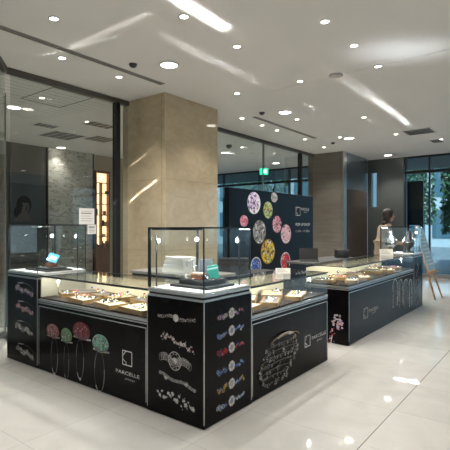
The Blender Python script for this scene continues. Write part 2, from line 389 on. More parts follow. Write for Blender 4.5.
# shop interior lamps
shopl = [(14,107,1,'large round downlight in the shop ceiling at the far left'),(61,147.5,1,'large round downlight in the shop before the marble column'),
 (42,97.5,0,'small spotlight inside the square hatch of the shop ceiling'),(63,156,0,'small spotlight deep in the shop above the marble'),(87,121.5,0,'small spotlight in the shop ceiling beside the dark vents'),
 (225,152.5,1,'large round downlight behind the glazing right of the beige pillar'),(276,163,1,'large round downlight behind the glazing near the exit sign'),(242,147,0,'small spotlight behind the glazing near the camera dome')]
for px,py,big,lab in shopl:
    p = onz(CZ,px,py)
    if p.x < XG: place_lamp(p, big, lab, 45 if py>146 and px<100 else (230 if big else 90))
for (px,py) in ((133,64),(262,112.5),(333,142.5)):
    p = onz(CZ,px,py)
    o = centre(MB().lathe([(.05,0),(.05,-.015),(.036,-.035),(.015,-.045)],mat('sensor_black',(.03,.03,.03),.4),18,(p.x,p.y,CZ)).build('smoke_detector'))
    tag(o,{133:'black dome detector on the ceiling near the long slot',262:'black dome detector before the second ceiling slot',333:'black dome detector near the far large downlights'}[px],'detector')
SLOT = mat('slot_dark',(.09,.085,.08),.5)
def slot(x,y0,y1,label):
    t = thing('linear_air_slot',label,'air slot',(x,(y0+y1)/2,CZ))
    MB().box((x-.035,y0,CZ-.004),(x+.035,y1,CZ-.001),SLOT).build('recess',t)
    for dx in (-.045,0,.035): MB().box((x+dx,y0,CZ-.008),(x+dx+(.010 if dx else .006),y1,CZ-.001),mat('slot_rim',(.34,.325,.30),.5)).build('rail',t)
slot(-4.43,-2.0,onz(CZ,163,84).y,'long dark linear slot in the ceiling at upper left')
slot(-4.45,onz(CZ,252,117).y,onz(CZ,317,138).y,'short dark linear slot in the ceiling right of the pillar')
def vent(px,py,wx,wy,label,rz=0):
    p = onz(CZ,px,py); t = thing('ceiling_vent',label,'vent',(p.x,p.y,CZ),rz)
    MB().box((-wx/2,-wy/2,-.004),(wx/2,wy/2,-.001),SLOT).build('recess',t,False)
    mb=MB()
    for s_ in (-1,1): mb.box((-wx/2,s_*wy/2-.012,-.01),(wx/2,s_*wy/2+.012,-.001),RIM).box((s_*wx/2-.012,-wy/2,-.01),(s_*wx/2+.012,wy/2,-.001),RIM)
    mb.build('frame',t,False)
    n=4
    for i in range(1,n): MB().box((-wx/2,-wy/2+wy*i/n-.008,-.012),(wx/2,-wy/2+wy*i/n+.002,-.003),STEEL).build('louvre',t,False)
vent(419,131.5,.55,.55,'square dark air vent in the ceiling toward the right')
vent(437,141,.25,.4,'small dark air vent in the ceiling by the right edge')
vent(62,135.5,.75,.75,'square dark vent in the shop ceiling before the marble column')
vent(101,139,.6,.6,'dark vent in the shop ceiling next to the pillar mullion')
vent(100,125,.35,.6,'narrow dark vent in the shop ceiling above another vent')
vent(46,125.5,.3,.45,'small dark vent in the shop ceiling left of the square vent')
p = onz(CZ,336,75)
o = centre(MB().lathe([(.09,0),(.09,-.012),(.07,-.022),(.02,-.024)],mat('hatch_grey',(.3,.29,.28),.5),20,(p.x,p.y,CZ)).build('ceiling_speaker')); tag(o,'round grey speaker grille in the ceiling at a streak crossing','speaker')
# ceiling hatch outline and shop ceiling boards
p = onz(CZ,57,98); mb=MB()
for s_ in (-1,1): mb.box((p.x-.45,p.y+s_*.33-.008,CZ-.004),(p.x+.45,p.y+s_*.33+.008,CZ-.001),SLOT).box((p.x+s_*.45-.008,p.y-.33,CZ-.004),(p.x+s_*.45+.008,p.y+.33,CZ-.001),SLOT)
tag(centre(mb.build('access_hatch')),'square hatch outline in the shop ceiling','hatch')
mb=MB()
for i in range(14):
    x=-5.8-i*.15; mb.box((x,2.8,CZ-.003),(x+.006,4.65-.02*i,CZ-.001),mat('seam_grey',(.28,.27,.26),.6))
o=mb.build('trim_1'); o['kind']='structure'
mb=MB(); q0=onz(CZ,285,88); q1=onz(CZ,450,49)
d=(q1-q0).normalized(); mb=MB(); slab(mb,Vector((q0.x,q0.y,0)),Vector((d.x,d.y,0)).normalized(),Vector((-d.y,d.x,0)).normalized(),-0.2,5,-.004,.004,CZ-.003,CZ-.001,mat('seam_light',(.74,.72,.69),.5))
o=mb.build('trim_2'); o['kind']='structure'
# exit sign
e = ray(264,171.5)*10.6+Vector((0,0,H))
t = thing('exit_sign','small green lit running-man exit sign hanging behind the glazing','sign',(e.x,e.y,e.z-.07))
GR = mat('exit_green',(.0,.3,.15),.5,emit=(.02,.75,.38),es=1.6)
Me = Matrix.Translation(e)@Matrix.Rotation(T,4,'Z')
MB().box((-.10,-.02,-.075),(.10,.02,.075),GR,M=Me).build('sign_box',t)
mb=MB().box((-.03,-.024,-.04),(.03,-.0205,.04),mat('exit_white',(.8,.9,.85),.5,emit=(.8,1,.9),es=1.5),M=Me).box((.035,-.024,-.05),(.06,-.0205,.05),MATS['exit_white'],M=Me); mb.build('pictogram',t)
MB().tube([(e.x,e.y,e.z+.07),(e.x,e.y,CZ)],.008,DARKF).build('hanging_rod',t)
p=onz(CZ,229,145); tag(centre(MB().lathe([(.07,0),(.07,-.03),(.055,-.07),(.02,-.09)],MATS['sensor_black'],18,(p.x,p.y,CZ)).build('camera_dome')),'black security camera dome in the shop ceiling','camera')

# ---------------------------------------------------------------- printed artwork (flat decals on real panels)
class Art:
    """frame: o origin, u right, v up (world vectors), n outward"""
    def __init__(s, o, u, n, parent, name='printed_artwork'):
        s.o=o; s.u=u; s.v=Vector((0,0,1)); s.n=n; s.mb=MB(); s.mb.flat=True; s.p=parent; s.name=name; s.lay=0
    def pt(s,u,v): return s.o+s.u*u+s.v*v+s.n*(.0012+.00004*s.lay)
    def poly(s,pts,m):
        s.lay+=1; s.mb.add([s.pt(*q) for q in pts],[tuple(range(len(pts)))],m)
    def disc(s,u,v,ru,rv,m,n=12,a0=0): s.poly([(u+ru*math.cos(a0+2*PI*i/n),v+rv*math.sin(a0+2*PI*i/n)) for i in range(n)],m)
    def ring(s,u,v,ru,rv,w,m,a0=0,a1=2*PI,n=28):
        s.lay+=1; vs=[]; fs=[]
        for i in range(n+1):
            a=a0+(a1-a0)*i/n
            vs.append(s.pt(u+(ru-w/2)*math.cos(a),v+(rv-w/2)*math.sin(a))); vs.append(s.pt(u+(ru+w/2)*math.cos(a),v+(rv+w/2)*math.sin(a)))
        for i in range(n): fs.append((2*i,2*i+1,2*i+3,2*i+2))
        s.mb.add(vs,fs,m)
    def line(s,a,b,w,m):
        a=Vector((*a,0)); b=Vector((*b,0)); d=(b-a).normalized(); q=Vector((-d.y,d.x,0))*w/2
        s.poly([(a-q)[:2],(b-q)[:2],(b+q)[:2],(a+q)[:2]],m)
    def gem(s,u,v,ru,rv,ms,n=14,rnd=None):
        rnd = rnd or random; s.disc(u,v,ru,rv,ms[1],24); s.lay+=1; dk=INK['dim']
        rr=[.98,.76,.56,.34,.16]; pal=[ms[0],ms[1],ms[2],ms[3],ms[4]]
        def P(k,i): a=2*PI*(i+.5*(k%2))/n; return s.pt(u+ru*rr[k]*math.cos(a),v+rv*rr[k]*math.sin(a))
        for k in range(4):
            for i in range(n):
                for q,tri in enumerate(((P(k,i),P(k,i+1),P(k+1,i+(0 if k%2==0 else 1))),(P(k+1,i),P(k+1,i+1),P(k,i+(1 if k%2==0 else 0))))):
                    c=pal[(i*2+q+k)%3] if rnd.random()<.45 else (pal[3+(i%2)] if rnd.random()<.6 else rnd.choice([dk,INK['white'],ms[0]]))
                    s.mb.add(list(tri),[(0,1,2)],c)
        s.disc(u,v,ru*.17,rv*.17,ms[-1],10)
    def text(s,body,u,v,w,m,h=None,align='CENTER'):
        c=bpy.data.curves.new('t','FONT'); c.body=body; c.align_x='CENTER'; c.align_y='CENTER'; c.resolution_u=2
        o=bpy.data.objects.new('t',c); COL.objects.link(o); bpy.context.view_layer.update()
        me=bpy.data.meshes.new_from_object(o.evaluated_get(bpy.context.evaluated_depsgraph_get()))
        xs=[q.co.x for q in me.vertices]; ys=[q.co.y for q in me.vertices]; k=w/(max(xs)-min(xs)); cx=(max(xs)+min(xs))/2; cy=(max(ys)+min(ys))/2
        kv = k if not h else h/(max(ys)-min(ys)); s.lay+=1
        s.mb.add([s.pt(u+(q.co.x-cx)*k,v+(q.co.y-cy)*kv) for q in me.vertices],[tuple(f.vertices) for f in me.polygons],m)
        bpy.data.objects.remove(o); bpy.data.curves.remove(c); bpy.data.meshes.remove(me)
    def logo(s,u,v,w,h,m,t=None):
        t=t or w*.09
        s.line((u-w/2,v-h/2),(u-w/2,v+h/2),t,m); s.line((u-w/2-t/2,v+h/2),(u+w/2,v+h/2),t,m); s.line((u-w/2-t/2,v-h/2),(u+w/2,v-h/2),t,m)
        s.line((u+w/2,v-h/2),(u+w/2,v+h/2),t,m)
        s.line((u-w/2,v+h*.1),(u-w*.12,v+h/2),t*.8,m); s.line((u-w*.45,v-h*.12),(u-w*.12,v-h*.32),t*.8,m); s.line((u-w*.12,v-h*.32),(u-w*.12,v-h/2),t*.8,m)
    def done(s,label=None):
        o=s.mb.build(s.name,s.p); 
        if label: o['label']=label
        return o
def pm(name,col): return mat('ink_'+name,tuple(c*.75 for c in col),.45,spec=.3)
INK={k:pm(k,c) for k,c in dict(silver=(.60,.58,.56),pale=(.80,.78,.76),grey=(.30,.29,.28),dim=(.12,.11,.11),gold=(.55,.38,.16),rose=(.42,.16,.17),pink=(.75,.22,.38),palepink=(.75,.45,.50),
 red=(.70,.03,.04),dred=(.22,.015,.03),blue=(.05,.13,.60),lblue=(.25,.42,.75),navy=(.03,.05,.22),teal=(.10,.38,.32),lteal=(.35,.62,.52),green=(.16,.34,.16),lgreen=(.42,.52,.30),olive=(.40,.50,.06),
 yellow=(.80,.52,.05),dyel=(.30,.17,.02),purple=(.25,.14,.35),lilac=(.66,.55,.74),violet=(.14,.05,.18),white=(.82,.80,.80),brown=(.16,.07,.04)).items()}
I=INK
def sizes(f,px,py,w,h):
    a=f(px-w/2,py); b=f(px+w/2,py); c=f(px,py-h/2); d=f(px,py+h/2); return (b-a).length, (c-d).length
def bracelet(A,w,h,kind,seed,cols):
    r=random.Random(seed)
    def cl(u,v,s_,ms,n=6):
        for i in range(n):
            a=2*PI*i/n; A.disc(u+s_*.62*math.cos(a),v+s_*.62*math.sin(a),s_*.36,s_*.36,r.choice(ms),7)
        A.disc(u,v,s_*.34,s_*.34,I['pale'],8)
    n=17
    for i in range(n):
        f=i/(n-1)*2-1; u=f*w*.48; v=math.sin(f*5+seed)*h*.10 - f*h*.05
        ms=cols
        if kind=='slim': A.ring(u,v,w*.024,h*.16*r.uniform(.6,1.2),w*.008,r.choice(ms)); A.disc(u+w*.01,v+h*r.uniform(-.2,.2),w*.011,w*.011,I['pale'],6)
        elif kind=='flowers':
            v=(r.random()-.5)*h*.6 - f*h*.20
            cl(u,v,w*.045*r.uniform(.5,1.3),ms,5); A.disc(u+w*.03,v+h*r.uniform(-.2,.2),w*.012,w*.012,I['silver'],5)
        elif kind=='twist':
            v-=f*h*.25; A.ring(u,v,w*.03,h*.13,w*.010,ms[i%len(ms)]); A.line((u-w*.03,v-h*.12),(u+w*.03,v+h*.12),w*.010,ms[0]); A.disc(u,v,w*.01,w*.01,I['pale'],5)
        else:
            A.ring(u,v,w*.045,h*.2,w*.012,r.choice(ms)); A.disc(u+w*.02,v+h*.1,w*.02,w*.02,r.choice(ms),6)
    if kind=='slim': cl(0,0,h*.42,[I['silver'],I['pale']],8)
    if kind=='oval':
        A.ring(0,0,w*.20,h*.48,w*.02,I['silver']); cl(0,0,h*.20,[I['silver'],I['grey']],7); A.ring(0,0,w*.13,h*.34,w*.008,I['grey'])
        for q in range(10): A.disc(w*.165*math.cos(q*.628),h*.40*math.sin(q*.628),w*.014,w*.014,I['pale'],6)
    if kind=='twist':
        for q in (-.62,.55): cl(w*q*.5,-q*h*.13,h*.26,[I['silver'],I['grey']],6)
def watchlike(A,w,h,seed,cols):
    r=random.Random(seed)
    for sgn in (-1,1):
        for i in range(7):
            u=sgn*(w*.17+i*w*.048); v=-h*.06+r.uniform(-.16,.16)*h+ (sgn*h*.10)*(i/6)
            if sgn<0: A.ring(u,v,w*.035,h*.15,w*.014,r.choice(cols)); A.disc(u,v,w*.018,w*.018,r.choice(cols+[I['silver']]),6)
            else: A.disc(u,v,w*.032,h*.12,r.choice(cols),7); A.disc(u,v+h*.1,w*.016,w*.016,r.choice(cols),5)
    for i in range(9):
        a=2*PI*i/9; A.disc(w*.02+h*.30*math.cos(a),h*.30*math.sin(a),h*.14,h*.14,I['silver'] if i%2 else I['pale'],8)
    A.disc(w*.02,0,h*.20,h*.20,I['grey'],12); A.disc(w*.02,0,h*.12,h*.12,I['lblue'] if I['blue'] in cols else I['pale'],10); A.disc(w*.02,0,h*.05,h*.05,I['dim'],8)

# ---------------------------------------------------------------- display cases
XW = -1.985; YW = 2.335       # outer faces of the stand
DP = .57
def led_area(name, loc, sx, sy, power, rot=(0,0,0), col=(1,.93,.78), spread=PI):
    l=bpy.data.lights.new(name,'AREA'); l.shape='RECTANGLE'; l.size=sx; l.size_y=sy; l.energy=power; l.color=col; l.spread=spread
    o=bpy.data.objects.new(name,l); o.location=loc; o.rotation_euler=rot; COL.objects.link(o); return o
def split_boxes(mb,name,t):
    for i in range(0,len(mb.v),8):
        q=MB(); q.add(mb.v[i:i+8],[(0,3,2,1),(4,5,6,7),(0,1,5,4),(1,2,6,5),(2,3,7,6),(3,0,4,7)],STEEL); q.build(name,t)
def case_counter(name,label,x0,x1,y0,y1,front,warm,power,divs=(),ends=(0,0)):
    """front: 'y-' (faces -Y) or 'x+' (faces +X). sunk deck, steel rail, glass front and top, lined back."""
    t=thing(name,label,'display counter',((x0+x1)/2,(y0+y1)/2,0))
    MB().box((x0+.03,y0+.03,0),(x1-.03,y1-.03,.0055),BLACKM).build('plinth',t)
    MB().box((x0,y0,.006),(x1,y1,.655),BLACK,.002).build('body',t)
    MB().box((x0,y0,.656),(x1,y1,.666),STEEL,.002).box((x0+.004,y0+.004,.666),(x1-.004,y1-.004,.674),DARKF).box((x0-.001,y0-.001,.674),(x1+.001,y1+.001,.698),STEEL,.003).build('steel_rail',t)
    MB().box((x0+.02,y0+.02,.699),(x1-.02,y1-.02,.712),DECK).build('deck',t)
    g=.006; zb=.713; zt=.934
    # silver border of the front panel
    mb=MB()
    if front=='y-':
        mb.box((x0+.012,y0-.0015,.05),(x0+.020,y0+.001,.632),STEEL).box((x1-.020,y0-.0015,.05),(x1-.012,y0+.001,.632),STEEL).box((x0+.012,y0-.0015,.624),(x1-.012,y0+.001,.632),STEEL)
        MB().box((x0+.004,y1-.03,zb),(x1-.004,y1-.012,.90),CREAM).build('lined_back',t)
        MB().box((x0+.002,y0+.001,zb),(x1-.002,y0+.001+g,zt-.007),G_CASE).build('front_glass',t)
        MB().box((x0,y0,zt-.006),(x1,y1,zt),G_CASE).build('top_glass',t)
        MB().box((x0,y0-.002,zt-.008),(x1,y0+.008,zt+.001),DARKF).box((x0,y1-.012,zt-.010),(x1,y1,zt+.001),DARKF).build('edge_trim',t)
        MB().box((x0+.02,y0+.010,zt-.018),(x1-.02,y0+.022,zt-.008),DARKF).build('led_housing',t)
        led_area('case_led',((x0+x1)/2,y0+.025,zt-.02),(x1-x0)*.92,.012,power,(R(58),0,0),warm)
        MB().box((x0+.012,y0+.02,zb),(x0+.024,y1-.032,.90),mat('lined_end_grey',(.40,.40,.36),.6)).build('lined_end',t)
        for e,x in zip(ends,(x0,x1)):
            if e: MB().box((x+(.001 if x==x0 else -.001-g),y0+.01,zb),(x+(.001+g if x==x0 else -.001),y1-.03,zt-.007),G_CASE).build('end_glass',t)
    else:
        mb.box((x1-.001,y0+.012,.05),(x1+.0015,y0+.020,.632),STEEL).box((x1-.001,y1-.020,.05),(x1+.0015,y1-.012,.632),STEEL).box((x1-.001,y0+.012,.624),(x1+.0015,y1-.012,.632),STEEL)
        MB().box((x0+.012,y0+.004,zb),(x0+.03,y1-.004,.90),CREAM).build('lined_back',t)
        MB().box((x1-.001-g,y0+.002,zb),(x1-.001,y1-.002,zt-.007),G_CASE).build('front_glass',t)
        MB().box((x0,y0,zt-.006),(x1,y1,zt),G_CASE).build('top_glass',t)
        MB().box((x1-.008,y0,zt-.008),(x1+.002,y1,zt+.001),DARKF).box((x0,y0,zt-.010),(x0+.012,y1,zt+.001),DARKF).build('edge_trim',t)
        MB().box((x1-.022,y0+.02,zt-.018),(x1-.010,y1-.02,zt-.008),DARKF).build('led_housing',t)
        led_area('case_led',(x1-.025,(y0+y1)/2,zt-.02),.012,(y1-y0)*.92,power,(0,R(58),0),warm)
        for e,y in zip(ends,(y0,y1)):
            if e:
                MB().box((x0+.03,y+(.001 if y==y0 else -.001-g),zb),(x1-.01,y+(.001+g if y==y0 else -.001),zt-.007),G_CASE).build('end_glass',t)
                MB().box((x0,y+(0 if y==y0 else -.006),zt-.007),(x1,y+(.006 if y==y0 else 0),zt+.0012),DARKF).build('end_trim',t)
                mb.box((x0+.012,y+(-.0015 if y==y0 else 0),.05),(x0+.018,y+(.001 if y==y0 else .0015),.632),STEEL)
    for dv in divs:
        MB().box((x0+.04,dv-.004,zb),(x1-.01,dv+.004,zt-.008),G_CASE).box((x1-.012,dv-.005,zb),(x1-.006,dv+.005,zt-.008),DARKF).build('glass_divider',t)
    split_boxes(mb,'border_strip',t); return t
def case_tower(name,label,x0,x1,y0,y1,power,lit_posts=True,ztop=1.41):
    t=thing(name,label,'display tower',((x0+x1)/2,(y0+y1)/2,0))
    MB().box((x0+.03,y0+.03,0),(x1-.03,y1-.03,.0055),BLACKM).build('plinth',t)
    MB().box((x0,y0,.006),(x1,y1,.885),BLACK,.002).build('body',t)
    MB().box((x0+.004,y0+.004,.886),(x1-.004,y1-.004,.902),STEEL).box((x0+.012,y0+.012,.902),(x1-.012,y1-.012,.918),BLACKM).box((x0+.004,y0+.004,.918),(x1-.004,y1-.004,.940),STEEL,.003).build('steel_plinth_top',t)
    MB().box((x0+.015,y0+.015,.941),(x1-.015,y1-.015,.950),WHITE).build('display_floor',t)
    g=.006; zb=.951
    a0,a1,b0,b1=x0+.006,x1-.006,y0+.006,y1-.006
    MB().box((a0,b0,zb),(a1,b0+g,ztop-.007),G_CASE).build('front_glass',t)
    MB().box((a1-g,b0+g+.001,zb),(a1,b1-g-.001,ztop-.007),G_CASE).build('side_glass',t)
    MB().box((a0,b0+g+.001,zb),(a0+g,b1-g-.001,ztop-.007),G_CASE).build('side_glass',t)
    MB().box((a0,b1-g,zb),(a1,b1,ztop-.007),G_CASE).build('rear_glass',t)
    MB().box((a0,b0,ztop-.006),(a1,b1,ztop),G_CASE).build('top_glass',t)
    mb=MB(); e=.009
    mb.box((a0-.002,b0-.002,ztop-e),(a1+.002,b0+.006,ztop+.001),DARKF).box((a0-.002,b1-.006,ztop-e),(a1+.002,b1+.002,ztop+.001),DARKF).box((a0-.002,b0,ztop-e),(a0+.006,b1,ztop+.001),DARKF).box((a1-.006,b0,ztop-e),(a1+.002,b1,ztop+.001),DARKF)
    mb.box((a1-.006,b0-.001,zb),(a1+.001,b0+.006,ztop-e),DARKF)
    mb.box((a1-.004,b1-.005,zb),(a1+.001,b1+.001,ztop-e),DARKF)
    mb.build('glass_edge_frame',t)
    MB().box((a0-.003,b0-.003,zb),(a0+.016,b0+.014,ztop-e),DARKF).build('corner_post',t)
    MB().box((a0+.008,b1-.020,zb),(a0+.022,b1-.008,ztop-e),DARKF).build('corner_post',t)
    # panel borders
    mb=MB().box((x1-.002,y0-.003,.035),(x1+.003,y0+.003,.885),STEEL).box((x0,y0-.002,.035),(x0+.006,y0+.001,.885),STEEL).box((x1-.001,y1-.008,.035),(x1+.002,y1,.885),STEEL)
    split_boxes(mb,'border_strip',t)
    MB().box((a0+.03,b0+.008,ztop-.02),(a1-.03,b0+.020,ztop-.008),DARKF).build('led_housing',t)
    led_area('tower_led',((x0+x1)/2,y0+.035,ztop-.022),(x1-x0)*.8,.012,power,(R(25),0,0),(.88,.95,1.))
    led_area('tower_led',((x0+x1)/2,y1-.03,ztop-.022),(x1-x0)*.8,.012,power,(R(-15),0,0),(.88,.95,1.))
    return t
X1=-2.56; X2=-4.15; X3=-4.765
towL=case_tower('display_tower','black glass-topped display tower at the far left end of the stand',X3,X2-.004,YW,YW+DP,3,ztop=1.435)
cntL=case_counter('display_counter','low black glass counter with four gem rings printed on its front',X2,X1-.003,YW+.006,YW+DP,'y-',(1,.91,.68),4,ends=(1,0))
towC=case_tower('display_tower','black corner display tower with rows of bracelets printed on both faces',X1,XW,YW,YW+.585,3)
cntM=case_counter('display_counter','black glass counter printed with a round silver jewellery cluster',XW-DP,XW-.006,2.925,4.355,'x+',(1,.90,.66),4.2,ends=(0,1))
cntR=case_counter('display_counter','long black glass counter with chain print, running toward the entrance',-2.03-DP,-2.032,5.02,7.84,'x+',(1,.92,.70),7,divs=(6.43,),ends=(1,1))
towR=case_tower('display_tower','black display tower at the far end of the long counter',-2.03-DP,-2.03,7.85,8.40,4)

# ---- art on the panels
def art_on(parent, axis, c, px, py, name, label=None):
    if axis=='y': f=lambda a,b: ony(c,a,b); u=Vector((1,0,0)); n=Vector((0,-1,0))
    elif axis=='x': f=lambda a,b: onx(c,a,b); u=Vector((0,1,0)); n=Vector((1,0,0))
    return Art(f(px,py),u,n,parent,name), f
SI=[I['silver'],I['grey'],I['silver'],I['gold']]
for i,(px,py,w,h,kd,cols) in enumerate([(176,318,37,10,'slim',[I['silver'],I['grey']]),(177,340,33,16,'flowers',[I['silver'],I['rose'],I['grey'],I['pale']]),(175,361,30,19,'oval',[I['silver'],I['grey']]),
     (177,381,35,11,'twist',[I['silver'],I['grey']]),(175,398,36,17,'flowers',[I['silver'],I['grey'],I['pale']])]):
    A,f=art_on(towC,'y',YW,px,py,'printed_bracelet'); W,Hh=sizes(f,px,py,w,h); bracelet(A,W,Hh,kd,i+3,cols); A.done()
for i,(px,py,cols,nm) in enumerate([(231,313,[I['purple'],I['dred'],I['silver']],'violet and red'),(231,330.5,[I['blue'],I['lblue'],I['navy'],I['silver']],'blue'),(231,347.5,[I['blue'],I['red'],I['navy'],I['rose']],'blue and red'),
     (231,366,[I['blue'],I['lblue'],I['navy']],'deep blue'),(231,383.5,[I['gold'],I['yellow'],I['navy'],I['lblue']],'gold and blue'),(231,401,[I['lblue'],I['blue'],I['silver'],I['navy']],'pale blue')]):
    A,f=art_on(towC,'x',XW,px,py,'printed_bracelet'); W,Hh=sizes(f,px,py,27,12.5); watchlike(A,W,Hh,i+11,cols); A.done('printed bracelet with '+nm+' stones')
for i,(px,py,cols) in enumerate([(24,288.5,[I['purple'],I['silver'],I['grey']]),(24.5,307,[I['rose'],I['purple'],I['silver'],I['palepink']]),(24,327,[I['grey'],I['silver'],I['dim']]),(24.5,350,[I['grey'],I['silver'],I['dim']])]):
    A,f=art_on(towL,'y',YW,px,py,'printed_bracelet'); W,Hh=sizes(f,px,py,18,15); r=random.Random(i)
    A.ring(0,-Hh*.05,W*.48,Hh*.40,W*.015,I['dim'],R(5),R(180)); A.line((-W*.35,Hh*.32),(-W*.05,Hh*.37),W*.02,I['silver'])
    for k in range(14):
        u=-W*.42+k*W*.066; v=-Hh*(.02+.22*(k/13))+math.sin(k*.9)*Hh*.07; sc=W*r.uniform(.03,.06)
        for q in range(6):
            a=2*PI*q/6+k; A.disc(u+sc*math.cos(a),v+sc*math.sin(a),sc*.6,sc*.6,r.choice(cols+[I['dim']]),6)
        A.disc(u,v,sc*.5,sc*.5,r.choice([I['pale'],I['silver'],cols[0]]),6)
    A.done()
# four rings on left counter
YC=YW+.006
for (px,py,rx,ry,cols,bx,by0,by1,bw,nm) in [(53,331,6,7,[I['rose'],I['brown'],I['palepink'],I['brown']],54.5,338,374,8,'pink'),(66.5,335.5,5.5,7.5,[I['green'],I['dim'],I['lgreen'],I['teal']],66.5,343,380,6,'green'),
        (81.5,331,8.5,9,[I['dred'],I['violet'],I['brown'],I['rose']],80,340,379,9,'maroon'),(100.5,343.5,8,9,[I['lteal'],I['teal'],I['dim'],I['green']],99.5,351,392,12,'teal')]:
    A,f=art_on(cntL,'y',YC,px,py,'printed_ring'); W,Hh=sizes(f,px,py,2*rx,2*ry); c=f(bx,(by0+by1)/2); o=A.o; BW,BH=sizes(f,bx,(by0+by1)/2,bw,by1-by0)
    du=c.x-o.x; dv=c.z-o.z
    BW*=.8; A.ring(du,dv,BW/2,BH/2,BW*.04,I['dim']); A.ring(du,dv,BW/2,BH/2,BW*.07,I['grey'],R(-60),R(10)); A.ring(du,dv,BW/2,BH/2,BW*.05,I['grey'],R(130),R(175)); A.ring(du,dv,BW/2,BH/2,BW*.10,I['silver'],R(225),R(265)); A.ring(du,dv,BW/2,BH/2,BW*.20,I['pale'],R(262),R(285))
    r=random.Random(int(px)); n=13
    for k in range(9):
        A.disc(-W*.4+k*W*.11,-Hh*.44-abs(k-4)*-.002,W*.07,Hh*.06,r.choice([I['silver'],I['grey'],I['gold']]),7)
    A.disc(0,0,W/2,Hh/2,cols[0],24)
    for k in range(n):   # longitudinal stripes of the cut stone
        fct=-1+2*(k+.5)/n; hh=math.sqrt(max(0,1-fct*fct)); c_=cols[(k+1)%len(cols)]
        A.poly([(W/2*(fct-.045),-Hh/2*hh*.8),(W/2*(fct+.045),-Hh/2*hh*.8),(W/2*(fct*.75+.04),Hh/2*hh*.92),(W/2*(fct*.75-.03),Hh/2*hh*.92)],c_)
        for z in range(4): A.disc(W/2*fct*.9,Hh/2*hh*r.uniform(-.9,.8),W*.045,Hh*.05,r.choice([INK['dim'],INK['brown'],cols[0],cols[1]]),5)
        A.disc(W/2*fct,-Hh/2*hh*.85,W*.05,Hh*.05,INK['dim'],6)
        if k%2: A.disc(W/2*fct*.85,Hh*.2*hh*r.uniform(-1,1.4),W*.03,Hh*.05,I['pale'] if nm!='maroon' else I['palepink'],6)
    A.done('printed ring with '+nm+' striped stone')
def logo_block(parent,axis,c,ix,iy,iw,ih,tx,ty,tw,sx,sy,sw,th=None,ink='white'):
    A,f=art_on(parent,axis,c,ix,iy,'printed_symbol'); W,Hh=sizes(f,ix,iy,iw,ih); A.logo(0,0,W,Hh,INK[ink],W*.07); A.done(); A,f=art_on(parent,axis,c,ix,iy,'printed_wordmark')
    q=f(tx,ty); TW,_=sizes(f,tx,ty,tw,2); du=(q-A.o).dot(A.u); A.text('PARCELLE',du,q.z-A.o.z,TW,INK[ink],th); A.done(); A,f=art_on(parent,axis,c,ix,iy,'printed_tagline')
    q=f(sx,sy); TW,_=sizes(f,sx,sy,sw,2); du=(q-A.o).dot(A.u); A.text('JEWELRY',du,q.z-A.o.z,TW,INK[ink],th*.55 if th else None)
    A.done()
logo_block(cntL,'y',YC,127.3,358.3,9,14,127.5,373.6,23,130,380.3,10,.028)
logo_block(cntM,'x',XW-.006,307.5,341,5,10.5,319,335,13.5,319.5,339.6,5.5,.034)
logo_block(cntR,'x',-2.032,365.6,313,4,9.5,373.5,309,9,374,312.5,4,.04,'silver')
# jewellery cluster on middle counter
A,f=art_on(cntM,'x',XW-.006,279.5,356,'printed_jewellery_cluster'); W,Hh=sizes(f,279.5,356,38,44); r=random.Random(4)
for k in range(7):
    v=Hh*(.34-.125*k); ww=W*(.26+.20*math.sin((k+.6)/7*PI)); off=W*(.12-.045*k)
    A.ring(off,v,ww,Hh*.08,W*.012,I['dim'],R(-20),R(200)); n=15
    for q in range(n):
        a=R(180)+PI*q/(n-1); u=off+ww*math.cos(a)+r.uniform(-.02,.02)*W; vv=v+Hh*.09*math.sin(a)+r.uniform(-.025,.025)*Hh
        if r.random()<.22: continue
        s_=W*r.uniform(.010,.030); rot=r.random()*6; tone=r.choice([I['silver'],I['grey'],I['silver'],I['gold'],I['pale']])
        for z in range(5): A.disc(u+s_*math.cos(z*1.256+rot),vv+s_*1.1*math.sin(z*1.256+rot),s_*.42,s_*.5,r.choice([tone,I['dim'],I['grey'],tone]),5)
        if r.random()<.6: A.disc(u,vv,s_*.4,s_*.4,r.choice([I['pale'],I['silver']]),6)
A.ring(W*.12,Hh*.40,W*.22,Hh*.09,W*.03,I['silver'],R(20),R(160)); A.ring(W*.12,Hh*.36,W*.36,Hh*.12,W*.012,I['gold'],R(0),R(180)); A.disc(W*.24,Hh*.45,W*.05,Hh*.025,I['white'],10)
A.done()
# flower brooch on the end face of the long counter
A,f=art_on(cntR,'y',5.02,338,322,'printed_flower_brooch'); W,Hh=sizes(f,338,322,14,18); r=random.Random(9)
for k in range(34):
    a=r.uniform(0,2*PI); q=r.random()**.5; A.disc(W*.42*q*math.cos(a),Hh*.42*q*math.sin(a),W*.09,W*.07,r.choice([I['lilac'],I['silver'],I['grey'],I['purple'],I['palepink']]),6)
A.done(); A,f=art_on(cntR,'y',5.02,338,322,'printed_bead_strand')
for k in range(24):
    A.disc(-W*.3-k*W*.012+r.uniform(-.2,.2)*W,-Hh*(.4+k*.045),W*.05,W*.05,r.choice([I['red'],I['dred'],I['pale'],I['rose'],I['purple']]),6)
A.line((-W*.55,-Hh*1.45),(-W*.42,-Hh*.8),W*.06,I['pale'])
A.done()
